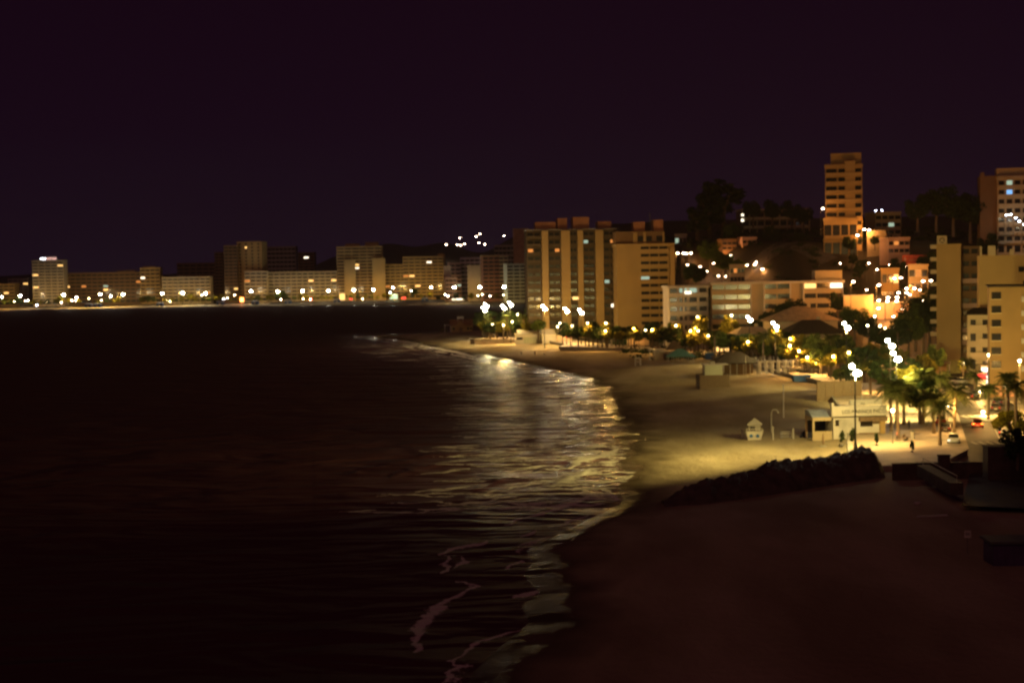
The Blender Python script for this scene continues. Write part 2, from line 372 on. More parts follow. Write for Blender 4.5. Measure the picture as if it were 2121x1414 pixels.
STROKES = [  # crests of broken water: photo polyline on the water, half width in metres
    ([(1188, 886), (1215, 880), (1262, 867)], .9), ([(1200, 895), (1230, 887)], .8), ([(1182, 917), (1210, 912), (1232, 905)], .9),
    ([(1215, 930), (1238, 925), (1257, 918)], 1.5), ([(1180, 972), (1195, 958), (1215, 950), (1245, 948), (1282, 930)], 1.2),
    ([(1160, 1001), (1172, 994), (1190, 986)], 2.2), ([(1185, 988), (1212, 977), (1230, 972)], 1.0),
    ([(1005, 1022), (1030, 1015), (1052, 1012), (1092, 1003), (1150, 996)], .6), ([(1190, 1011), (1216, 1014), (1223, 1022), (1206, 1037), (1172, 1048), (1145, 1058), (1100, 1070), (1048, 1086)], .6),
    ([(1182, 856), (1195, 848), (1230, 838)], .9), ([(1118, 838), (1140, 840), (1168, 836)], 1.0), ([(1165, 838), (1200, 828), (1242, 822)], 1.2),
    ([(1120, 822), (1145, 823)], 1.6), ([(1125, 800), (1150, 798)], 1.6), ([(1150, 802), (1190, 800), (1215, 797)], 1.0),
    ([(1130, 772), (1142, 770), (1160, 776)], 1.6), ([(1178, 790), (1200, 789), (1216, 793)], 1.6), ([(1055, 811), (1085, 810)], .8), ([(1060, 786), (1080, 784)], 1.0),
    ([(1010, 837), (1035, 834)], .7), ([(1130, 935), (1150, 931)], .6), ([(1120, 935), (1100, 938)], .5),
    ([(870, 716), (905, 722), (945, 730), (985, 741)], 1.8), ([(935, 734), (965, 741), (985, 746)], 1.4), ([(800, 703), (840, 708), (870, 713)], 1.6),
    ([(985, 753), (1015, 757)], 2.0), ([(1070, 755), (1085, 757)], 1.6), ([(905, 728), (925, 732)], 1.2),
    ([(916, 1145), (945, 1137), (985, 1128), (1018, 1122)], .6), ([(918, 1146), (927, 1160), (912, 1188)], .35), ([(935, 1174), (970, 1160), (952, 1152)], .35),
    ([(945, 1203), (988, 1217), (965, 1226)], .5), ([(968, 1224), (930, 1240), (905, 1257), (886, 1277), (870, 1302), (857, 1348)], .8),
    ([(1112, 1224), (1090, 1230), (1062, 1237)], .4), ([(1092, 1299), (1050, 1312), (1010, 1322), (980, 1336), (950, 1350), (930, 1367)], .35),
    ([(925, 1364), (972, 1382), (940, 1396), (900, 1420)], .6), ([(1135, 1112), (1090, 1125), (1060, 1138)], .4), ([(1080, 1160), (1050, 1175)], .4),
    ([(1225, 1068), (1180, 1080), (1140, 1092)], .4), ([(1075, 1112), (1110, 1098)], .4), ([(1245, 1012), (1280, 1035)], .6)]
def build_surf():
    cols = np.arange(640, 1330, 3.2); rows = 90 * (735 / 90.) ** np.linspace(0, 1, 1000); mm = (cols - CX) / F_PX
    X = mm[None] * rows[:, None]; Y = np.repeat(rows[:, None], len(cols), 1); P = np.stack([X.ravel(), Y.ravel()], 1)
    d = -coast_dist(P); near = np.clip(1 - np.maximum(d, 0) / 62, 0, 1) ** 1.2 * sstep(90, 100, P[:, 1]) * sstep(735, 690, P[:, 1])
    edge = sstep(640, 740, np.tile(cols, len(rows))); near *= edge * (.12 + .78 * sstep(140, 215, P[:, 1]))
    foam = np.zeros(len(P)); lift = np.zeros(len(P))
    wob = np.array([mnoise.noise(Vector((x * .25, y * .25, 3))) for x, y in P]); wob2 = np.array([mnoise.noise(Vector((x * .09, y * .06, 8))) for x, y in P])
    wx = np.array([mnoise.noise(Vector((x * .35, y * .30, 21))) for x, y in P]); wy = np.array([mnoise.noise(Vector((x * .35, y * .30, 57))) for x, y in P]); w3 = np.array([mnoise.noise(Vector((x * 1.2, y * 1.0, 90))) for x, y in P])
    PW = P + np.stack([1.0 * wx + .45 * w3, 1.6 * wy + .45 * w3], 1)
    rs = random.Random(17); foam_glints = []  # random foam streaks that also paint the water's glints
    for k in range(460):
        Y_ = 185 * (620 / 185.) ** rs.random(); cxs = np.interp(Y_, [185, 205, 250, 300, 340, 400, 450, 520, 600, 640], [9, 18, 20, 20, 19, 14, 4, -17, -40, -52])
        x_ = cxs - 30 * rs.random() ** 1.6 - 1; l = rs.uniform(1.2, 4.5) * (1 + Y_ / 500); a = rs.uniform(-.35, .5)
        u = Vector((math.cos(a), math.sin(a))) if Y_ < 420 else Vector((math.cos(a + .2), -.25 + math.sin(a) * .4))
        c = Vector((x_, Y_)); foam_glints.append(([c - u * l, c + Vector((0, rs.uniform(-.6, .6))), c + u * l], rs.uniform(.25, .75) * (.7 + Y_ / 600)))
    for pts, w in STROKES + foam_glints:
        if not isinstance(pts[0], Vector) and pts[0][1] > 1100: w = w * 1.1
        Q = np.array([(q if isinstance(q, Vector) else flat(q[0], q[1], 0).xy) for q in pts]); lo, hi = Q.min(0) - 8, Q.max(0) + 8
        sel = np.where((P[:, 0] > lo[0]) & (P[:, 0] < hi[0]) & (P[:, 1] > lo[1]) & (P[:, 1] < hi[1]))[0]; p = PW[sel]; best = np.full(len(p), 1e9)
        L = np.hypot(*(Q[1:] - Q[:-1]).T); tot = L.sum(); acc = 0; al = np.zeros(len(p))
        for k, (a, b) in enumerate(zip(Q[:-1], Q[1:])):
            ab = b - a; t = np.clip(((p - a) @ ab) / (ab @ ab), 0, 1); q = a + t[:, None] * ab; r = np.hypot(*(p - q).T)
            al = np.where(r < best, (acc + t * L[k]) / tot, al); best = np.minimum(best, r); acc += L[k]
        r = best * (1 + .5 * wob[sel]) + .5 * np.maximum(0, wob2[sel]); ww = w * (.35 + .65 * np.sin(np.pi * np.clip(al, .02, .98)) ** .7)
        v = (.82 if len(P[sel]) and P[sel][:, 1].mean() < 165 else 1) * np.exp(-(r / ww) ** 2) + .30 * np.exp(-(r / (3.2 * ww)) ** 2); foam[sel] = np.maximum(foam[sel], v); lift[sel] = np.maximum(lift[sel], v * min(.16, w * .12))
    ph = (P @ np.array([.904, -.426])) * 2 * np.pi / 8.5 + 2.2 * wob2 + .8 * wob
    crest = (.5 + .5 * np.sin(ph)) ** 4 * np.clip(.45 + wob2 * 1.6, 0, 1)
    sw = (.5 + .5 * np.sin(d * 2 * np.pi / 6.5 + 3 * wob2)) ** 6 * np.clip(1 - np.abs(d - 4) / 9, 0, 1) * np.clip(.3 + wob * 1.3, 0, 1)
    foam = np.maximum(foam * .56, .26 * sw); foam = np.maximum(foam, .24 * crest * np.clip(1 - d / 30, 0, 1))
    foam += .22 * np.clip(1 - np.abs(d - .6) / 1.0, 0, 1) * np.clip(.5 + wob2, 0, 1)
    Z = .012 + near * (.30 * crest * np.clip(d / 6, .15, 1) + lift) + .05 * near * np.maximum(0, wob)
    nc = len(cols); keep = (d > -3).reshape(len(rows), nc); A = np.arange(len(P)).reshape(len(rows), nc)
    k4 = keep[:-1, :-1] & keep[1:, :-1] & keep[:-1, 1:] & keep[1:, 1:] & ((near.reshape(len(rows), nc)[:-1, :-1] > .0))
    F = np.stack([A[:-1, :-1][k4], A[:-1, 1:][k4], A[1:, 1:][k4], A[1:, :-1][k4]], 1)
    use = np.unique(F.ravel()); idx = np.zeros(len(P), int); idx[use] = np.arange(len(use))
    me = bpy.data.meshes.new("surf"); me.from_pydata(np.column_stack([P[use], Z[use]]).tolist(), [], idx[F].tolist()); me.update()
    me.polygons.foreach_set("use_smooth", [True] * len(me.polygons))
    for nm, v in (("near", near), ("foam", foam)): a = me.attributes.new(nm, 'FLOAT', 'POINT'); a.data.foreach_set("value", v[use].astype(np.float32))
    me.materials.append(SEA); o = bpy.data.objects.new("surf", me); COL.objects.link(o); struct(o)
build_surf()

# ------------------------------------------------------------------ promenade, road
SEAEDGE = [(43, 200), (51, 214), (62, 262), (75, 343), (72, 367), (65, 436), (54, 469), (40, 491), (17, 508), (20, 526), (15, 548), (3, 566), (-15, 571), (-17, 577)]
LANDEDGE = [(60, 200), (69.5, 216), (79, 250), (93, 300), (98.5, 330), (98, 362), (90, 398), (80, 440), (72, 468), (58, 492), (40, 512), (31, 530), (24, 560), (4, 592)]
def strip_solid(name, A, B, z0, z1, m):
    mb = MB(); mb.prism(list(A) + list(B)[::-1], z0, z1)
    me = mb.mesh(name); bm = bmesh.new(); bm.from_mesh(me); bmesh.ops.triangulate(bm, faces=[f for f in bm.faces if len(f.verts) > 4]); bm.to_mesh(me); bm.free()
    return struct(ob(name, me, m))
strip_solid("promenade", SEAEDGE, LANDEDGE, .4, 3.0, PAVE)
MB_w = MB()
for (a, b) in zip(SEAEDGE, SEAEDGE[1:]):          # coping of the sea wall
    a, b = Vector((*a, 0)), Vector((*b, 0)); t = (b - a).normalized(); nn = Vector((-t.y, t.x, 0))
    p = [a - nn * .0, b - nn * .0, b + nn * .45, a + nn * .45]
    MB_w.prism([(q.x, q.y) for q in p], 2.6, 3.16)
o = MB_w.build("promenade_coping", CONC); struct(o)
def ribbon(name, pts, w, z, m, follow=False):
    P = [Vector(p) for p in pts]; fine = []
    for a, b in zip(P, P[1:]):
        n = max(1, int((b - a).length / 4)); fine += [a.lerp(b, k / n) for k in range(n)]
    fine.append(P[-1]); mb = MB(); vs = []
    for i, p in enumerate(fine):
        t = (fine[min(i + 1, len(fine) - 1)] - fine[max(0, i - 1)]).normalized(); nn = Vector((-t.y, t.x))
        for s in (-1, -.33, .33, 1):
            q = p + nn * (w / 2 * s); vs.append((q.x, q.y, (hz(q.x, q.y) + z) if follow else z))
    mb.add(vs, [(i * 4 + k, i * 4 + k + 1, i * 4 + k + 5, i * 4 + k + 4) for i in range(len(fine) - 1) for k in range(3)])
    return struct(mb.build(name, m))
ROADC = [(58, 165), (67, 190), (75, 216), (84.5, 250), (98.5, 300), (104, 330), (104, 362), (96, 398), (86, 440)]
ribbon("road", ROADC, 11.0, 2.86, ASPH)
ribbon("road_centre_line", ROADC[1:7], .16, 2.866, PAINT)
for yy in (224, 262):
    mbz = MB(); cx = np.interp(yy, [p[1] for p in ROADC], [p[0] for p in ROADC])
    for k in range(8): mbz.box(cx - 4.6 + k * 1.2, cx - 4.0 + k * 1.2, yy - 1.6, yy + 1.6, 2.862, 2.868)
    struct(mbz.build("crossing_stripes", PAINT))
strip_solid("pavement", [(81, 216), (90.5, 250), (104.5, 300), (110, 330)], [(100, 216), (112, 250), (126, 300), (132, 330)], .4, 3.0, PAVE)
ribbon("hill_road", [(98, 400), (108, 425), (118, 455), (126, 490), (140, 520)], 8, .12, ASPH, follow=True)
ribbon("upper_road", [(52, 590), (62, 582), (78, 578), (95, 566), (112, 560), (122, 545)], 9, .12, ASPH, follow=True)
#ribbon("beach_path", [(2, 131), (14, 131.5), (30, 133), (52, 134.5)], 5.0, .05, mat("trodden_sand", (.40, .31, .22), var=.12, scale=.4), follow=True)

# ------------------------------------------------------------------ vegetation
def leafmesh(name, rx, rz, n, leaf, seed, lobes=16, squash=1.0):
    rnd = random.Random(seed); mb = MB(); cs = []
    for _ in range(lobes):
        while True:
            v = Vector((rnd.uniform(-1, 1), rnd.uniform(-1, 1), rnd.uniform(-1, 1)))
            if .3 < v.length < 1: break
        cs.append((Vector((v.x * rx * .80, v.y * rx * .80, v.z * rz * .80)), rnd.uniform(.16, .34)))
    for i in range(n):
        c, s = cs[rnd.randrange(lobes)]
        d = Vector((rnd.gauss(0, 1), rnd.gauss(0, 1), rnd.gauss(0, 1))).normalized() * (s * rnd.uniform(.55, 1.05))
        p = c + Vector((d.x * rx, d.y * rx, d.z * rz))
        a = Vector((rnd.gauss(0, 1), rnd.gauss(0, 1), rnd.gauss(0, .7))).normalized(); b = a.orthogonal().normalized(); b.rotate(Matrix.Rotation(rnd.uniform(0, 6.28), 3, a))
        l = leaf * rnd.uniform(.6, 1.4); cc = a.cross(b)
        mb.add([p - b * l * .5, p + cc * l * .32 + a * l * .08, p + b * l * .5, p - cc * l * .32 + a * l * .08], [(0, 1, 2, 3)])
    return mb.mesh(name)
def branches(h, rx, rz, zc, r, seed):
    rnd = random.Random(seed); mb = MB()
    mb.tube([(0, 0, -.5), (.05, .03, h * .25), (-.06, .02, h * .45), (.02, .05, zc)], [r * 1.25, r, r * .8, r * .4], 7)
    for k in range(6):
        a = k * 1.05 + rnd.random(); z0 = h * rnd.uniform(.33, .5)
        mb.tube([(0, 0, z0), (math.cos(a) * rx * .3, math.sin(a) * rx * .3, z0 + (zc - z0) * .7), (math.cos(a) * rx * .62, math.sin(a) * rx * .62, zc + rz * rnd.uniform(-.1, .4))], [r * .55, r * .35, r * .1], 5)
    return mb.mesh("trunk")
TREES = {}
def tree_proto(kind):
    if kind in TREES: return TREES[kind]
    fam, v = kind.split('_'); v = int(v)
    if fam == 'broad':   h, rx, rz, n, leaf, mt = 7.0, 2.3, 2.2, 1900, .45, (LEAF, LEAF_LIT, LEAFD)[v % 3]
    elif fam == 'tall':  h, rx, rz, n, leaf, mt = 9.0, 2.9, 3.2, 3200, .45, (LEAF, LEAFD, LEAF)[v % 3]
    elif fam == 'big':   h, rx, rz, n, leaf, mt = 14., 5.5, 5.0, 4600, .65, (LEAFD, LEAF, LEAFD)[v % 3]
    elif fam == 'small': h, rx, rz, n, leaf, mt = 5.0, 2.0, 1.7, 420, .8, (LEAF_LIT, LEAF, LEAFD)[v % 3]
    elif fam == 'cypress': h, rx, rz, n, leaf, mt = 4.0, .75, 1.8, 650, .3, LEAFD
    crown = leafmesh("crown", rx, rz, n, leaf, hash_s(kind), lobes=(34 if fam in ('big', 'tall') else 22)); crown.materials.append(mt)
    tr = branches(h, rx, rz, h - rz, {'broad': .17, 'tall': .24, 'big': .38, 'small': .14, 'cypress': .09}[fam], hash_s(kind) + 1); tr.materials.append(BARK)
    TREES[kind] = (crown, tr, h, rz); return TREES[kind]
def hash_s(s): return sum((i + 3) * ord(c) for i, c in enumerate(s))
def tree(p, height, kind, name="tree", wide=1.0):
    crown, tr, h, rz = tree_proto(kind); s = height / h
    r = empty(name, p, random.uniform(0, 6.28)); r.scale = (s * wide, s * wide, s)
    ob("trunk", tr, None, r); ob("crown", crown, None, r, (0, 0, h - rz)); return r
def palm_meshes(seed, nf=30, L=2.6):
    rnd = random.Random(seed); mb = MB()
    for k in range(nf):
        a = k * 2.39996 + rnd.uniform(-.2, .2); up = rnd.uniform(-.25, 1.15) ; l = L * rnd.uniform(.8, 1.1); pts = []
        for i in range(8):
            t = i / 7; r = l * t * (math.cos(up * .8) * .9 + .12); z = l * (math.sin(up) * t - .62 * t * t * (1.1 - .3 * up))
            pts.append(Vector((math.cos(a) * r, math.sin(a) * r, z)))
        mb.tube(pts, [.05 * (1 - .8 * i / 7) for i in range(8)], 3)
        side = Vector((-math.sin(a), math.cos(a), 0))
        for i in range(1, 24):
            t = i / 24 * 7; j = min(6, int(t)); p = pts[j].lerp(pts[j + 1], t - j); tg = (pts[j + 1] - pts[j]).normalized()
            ll = L * .26 * math.sin(math.pi * (.12 + .83 * i / 24)) + .1
            for s in (-1, 1):
                d = (side * s * .85 + tg * .55 + Vector((0, 0, -.28))).normalized()
                mb.add([p, p + d * ll * .5 + tg * .055, p + d * ll, p + d * ll * .5 - tg * .055], [(0, 1, 2, 3)])
    return mb.mesh("crown")
def palm_trunk(h, r, lean):
    mb = MB(); n = int(h / .22); pts = []; rad = []
    for i in range(n + 1):
        t = i / n; pts.append((lean * t * t, .4 * lean * t * t, -.4 + (h + .4) * t)); rad.append(r * (1.35 - .4 * min(1, t * 3)) * (1 + (.09 if i % 2 else 0)))
    return mb.tube(pts, rad, 9).mesh("trunk")
PALMS = {}
def palm(p, height, v=0, L=2.6, name="palm_tree"):
    k = (v, round(height, 1), L)
    if k not in PALMS:
        c = palm_meshes(40 + v, 38 + 6 * (v % 2), L); c.materials.append(FROND); t = palm_trunk(height, .24, .25 * (v % 3 - 1)); t.materials.append(PALMBARK); PALMS[k] = (c, t)
    c, t = PALMS[k]; r = empty(name, p, 0); ob("trunk", t, None, r); lean = .25 * (v % 3 - 1); ob("crown", c, None, r, (lean, .4 * lean, height)); return r

# ------------------------------------------------------------------ buildings
CACHE = {}
def cached(key, fn):
    if key not in CACHE: CACHE[key] = fn()
    return CACHE[key]
def win_mesh(w, h, m):
    k = ('win', round(w, 2), round(h, 2), m.name)
    def mk():
        me = MB().box(0, w, -.05, .03, 0, h).mesh("window"); me.materials.append(m); return me
    return cached(k, mk)
def balc_mesh(w, d, ph, m):
    k = ('bal', round(w, 2), round(d, 2), round(ph, 2), m.name)
    def mk():
        mb = MB().box(0, w, -d, 0, -.22, 0); mb.box(0, w, -d, -d + .14, 0, ph); mb.box(0, .14, -d + .14, 0, 0, ph); mb.box(w - .14, w, -d + .14, 0, 0, ph)
        me = mb.mesh("balcony"); me.materials.append(m); return me
    return cached(k, mk)
def frame_of(px0, px1, ytop, Y, yaw, zb):
    d0, d1 = ray(px0, ytop), ray(px1, ytop); s0, s1 = d0.x / d0.y, d1.x / d1.y
    c, s = math.cos(yaw), math.sin(yaw); X0 = s0 * Y; Wd = (s1 * Y - X0) / (c - s1 * s)
    pm = at((px0 + px1) / 2, ytop, Y + Wd * s / 2)
    if zb is None: zb = hz(pm.x, pm.y)
    return X0, Wd, pm.z - zb, zb
def building(name, label, px0, px1, ytop, Y, n, bays, style='bands', yaw=0., dep=14., zb=None, wall=OCHRE, trim=None, lit=(), roofbox=None, group=None, cat="building", bal=1.3, wfrac=.84, ph=.95, skip=0):
    X0, Wd, H, zb = frame_of(px0, px1, ytop, Y, yaw, zb)
    trim = trim or wall
    r = tag(empty(name, (X0, Y, zb), yaw), label, cat, group)
    fh = H / n
    MB().box(0, Wd, 0, dep, -4, H - .02).build("wall", wall, r)
    MB().box(-.25, Wd + .25, -.25, dep + .25, H - .02, H + .25).box(-.2, Wd + .2, -.2, .05, H + .25, H + .9).box(-.2, Wd + .2, dep - .05, dep + .2, H + .25, H + .9).box(-.2, .05, .05, dep - .05, H + .25, H + .9).box(Wd - .05, Wd + .2, .05, dep - .05, H + .25, H + .9).build("roof", trim, r)
    if roofbox:
        for (a, b, hh) in roofbox: MB().box(Wd * a, Wd * b, dep * .25, dep * .75, H + .25, H + .25 + hh).build("roof_room", wall, r)
    litd = {(a, b): m for a, b, m in lit}
    bw = Wd / bays
    if style in ('bands', 'cells', 'grid'):
        for k in range(skip, n):
            if style != 'grid' and k > 0:
                ob("balcony", balc_mesh(Wd - .8, bal, ph, trim), None, r, (.4, 0, k * fh))
            for j in range(bays):
                m = litd.get((k, j), GLASS); ww = bw * wfrac  # on balcony bands, wide dark glass also stands for shade behind the balconies
                hh = fh * (.72 if style != 'grid' else .5)
                w = ob("window", win_mesh(ww, hh, m), None, r, (j * bw + (bw - ww) / 2, 0, k * fh + (.12 if style != 'grid' else fh * .26)))
                if m is not GLASS: w["label"] = "lit window"
        if style == 'cells':
            for j in range(bays + 1):
                x = min(max(j * bw, .15), Wd - .15)
                me = cached(('fin', round(H, 1), trim.name), lambda: MB().box(-.14, .14, -1.5, 0, -2, H - .4).mesh("partition_wall"))
                ob("partition_wall", me, trim, r, (x, -.01, 0))
    return r, Wd, H, fh

SL = "far waterfront"
FAR = 1352
G1 = "apartment blocks along the far shore"
b = building("apartment_tower", "tall pale far tower carrying the lit rooftop sign", 66, 131, 541, FAR, 14, 5, 'bands', R(4), 16, 4, CREAM, group=G1, lit=[(9, 0, W_WARM), (12, 4, W_WARM), (5, 0, W_WARM)])
sg = empty("rooftop_sign", at(92, 541, FAR + 3), 0); tag(sg, "lit rooftop sign of white and pink letters on far tower", "sign")
MB().box(-.3, .3, 0, .4, -.5, 3).box(12, 12.6, 0, .4, -.5, 3).box(-.3, 12.6, .1, .3, .8, 1.1).build("frame", METAL, sg)
for k, (x, w, h, m) in enumerate([(-3.6, 2.4, 2.6, N_WHITE), (-.4, 1.5, 2.4, N_WHITE), (2.2, 1.3, 2.6, N_PINK), (4.2, 1.3, 2.6, N_PINK), (6.2, 1.3, 2.6, N_PINK), (8.2, 1.3, 2.6, N_PINK), (10.2, 1.2, 2.6, N_PINK)]):
    mb = MB(); mb.box(x, x + .35, -.2, .0, 1.1, 1.1 + h); mb.box(x + w - .35, x + w, -.2, .0, 1.1, 1.1 + h); mb.box(x + .35, x + w - .35, -.2, .0, 1.1 + h * .45, 1.1 + h * .6); mb.build("letter", m, sg)
building("apartment_block", "dim low far block beyond the sign tower's seaward end", -40, 30, 590, FAR + 10, 6, 6, 'bands', 0, 14, 4, OCHRE, group=G1, lit=[(3, 4, W_WARM)])
building("apartment_block", "unlit grey far block standing behind the dim low block", 16, 58, 579, FAR + 60, 8, 4, 'grid', 0, 14, 5, GREYW, group=G1, lit=[(6, 3, W_WARM)])
building("apartment_block", "very long dark brown far block beside the sign tower", 133, 292, 566, FAR + 26, 8, 14, 'bands', R(-2), 14, 4, BROWN, group=G1, lit=[(4, 0, W_WARM), (4, 3, W_ORNG), (4, 7, W_TEAL), (3, 7, W_WARM), (5, 13, W_ORNG)], roofbox=[(.67, .90, 2.4)])
building("apartment_block", "paler banded end block of the long dark far block", 290, 331, 556, FAR + 20, 9, 4, 'bands', R(3), 14, 4, OCHRE, group=G1, lit=[(6, 0, W_WHITE)], roofbox=[(.1, .7, 2)])
building("apartment_block", "low pale far block with lattice of deep balconies", 335, 436, 575, FAR, 7, 9, 'cells', R(2), 14, 4, CREAM, group=G1, lit=[(2, 8, W_ORNG)])
building("apartment_block", "narrow dim far block behind the lattice balcony block", 366, 446, 546, FAR + 120, 9, 6, 'grid', 0, 14, 6, BROWN, group=G1)
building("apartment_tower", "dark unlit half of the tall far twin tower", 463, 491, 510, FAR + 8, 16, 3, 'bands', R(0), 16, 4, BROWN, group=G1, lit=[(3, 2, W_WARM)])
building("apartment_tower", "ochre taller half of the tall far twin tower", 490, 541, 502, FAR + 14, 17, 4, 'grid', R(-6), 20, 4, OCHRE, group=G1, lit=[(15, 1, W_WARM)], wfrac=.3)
building("apartment_tower", "thin dim tower beside the dark far twin tower", 444, 461, 524, FAR + 90, 14, 2, 'grid', 0, 12, 6, BROWN, group=G1)
building("apartment_block", "balconied far block at the twin tower's foot", 506, 553, 563, FAR - 6, 8, 4, 'bands', R(3), 14, 4, CREAM, group=G1, lit=[(5, 0, W_ORNG)])
building("apartment_block", "long far block striped with pale balcony bands", 555, 697, 564, FAR + 4, 8, 12, 'bands', R(3), 14, 4, CREAM, group=G1, lit=[(5, 7, W_WARM), (5, 11, W_WARM)])
building("apartment_block", "wide dim block with grey roof behind twin tower", 545, 612, 512, FAR + 260, 10, 8, 'grid', 0, 18, 10, GREYW, group=G1)
building("apartment_tower", "small dim tower rising behind the striped far block", 617, 651, 524, FAR + 150, 13, 3, 'grid', 0, 14, 8, BROWN, group=G1, lit=[(11, 1, W_WHITE)])
building("apartment_tower", "wide stepped brown far tower with two blank wall shafts", 697, 791, 512, FAR + 4, 16, 6, 'bands', R(2), 18, 4, mat('tan_render', (.34, .23, .12)), OCHRE, group=G1, lit=[(9, 2, W_WHITE), (10, 2, W_WARM)], roofbox=[(.18, .5, 3.4), (.62, .92, 4.6)])
for px0, px1, nm in ((713, 735, 1), (771, 797, 2)):
    tag(building("stair_tower", "x", px0, px1, 536 if nm == 2 else 540, FAR - 1.6, 14, 2, 'blank', R(2), 5.4, 4, OCHRE)[0], "blank ochre wall shaft %s the stepped brown far tower" % ("on the front of" if nm == 1 else "closing the landward end of"), "building", G1)
building("apartment_block", "plain far block filling the gap before stepped tower", 797, 840, 549, FAR + 10, 10, 4, 'bands', 0, 14, 4, OCHRE, group=G1, lit=[(3, 0, W_ORNG)])
building("apartment_tower", "broad banded far tower with eleven balcony rows", 834, 919, 533, FAR + 2, 12, 7, 'bands', R(-3), 16, 4, OCHRE, group=G1, lit=[(10, 4, W_WHITE), (6, 1, W_WARM), (6, 0, W_ORNG), (3, 2, W_WARM)], roofbox=[(.85, 1.0, 3)])
building("apartment_block", "narrow white far house with blank walls", 919, 933, 552, 1290, 7, 1, 'blank', 0, 10, 4, WHITE, group=G1)
building("apartment_block", "pink walled far house among pale flats", 930, 955, 546, 1330, 8, 2, 'grid', R(8), 12, 6, PINKW, group=G1, lit=[(2, 1, W_TEAL)])
building("apartment_block", "low pink far house below the white house", 922, 946, 577, 1262, 5, 3, 'grid', 0, 10, 4, PINKW, group=G1)
building("apartment_block", "pale lilac far flats with notched roof", 953, 1003, 535, 1340, 9, 5, 'grid', R(-4), 14, 6, LILAC, group=G1)
building("apartment_block", "beige blank walled far block beside brown slab", 968, 1003, 551, 1255, 9, 2, 'blank', R(-8), 14, 4, CREAM, group=G1)
building("apartment_block", "brown gabled far slab beside the pale green block", 1000, 1034, 531, 1225, 11, 3, 'grid', R(10), 14, 4, BRICK, OCHRE, group=G1)
building("apartment_block", "slim beige slab joining brown and pale green blocks", 1033, 1052, 531, 1230, 11, 2, 'grid', R(10), 14, 4, CREAM, group=G1)
building("apartment_block", "pale green blank walled block beside the great slab", 1050, 1090, 548, 1180, 10, 3, 'grid', R(12), 14, 4, GREENW, group=G1)
building("apartment_block", "long low block glimpsed above the brown gabled slab", 1024, 1066, 509, 1500, 6, 5, 'bands', 0, 14, 24, GREYW, group=G1, lit=[(3, 0, W_TEAL)])

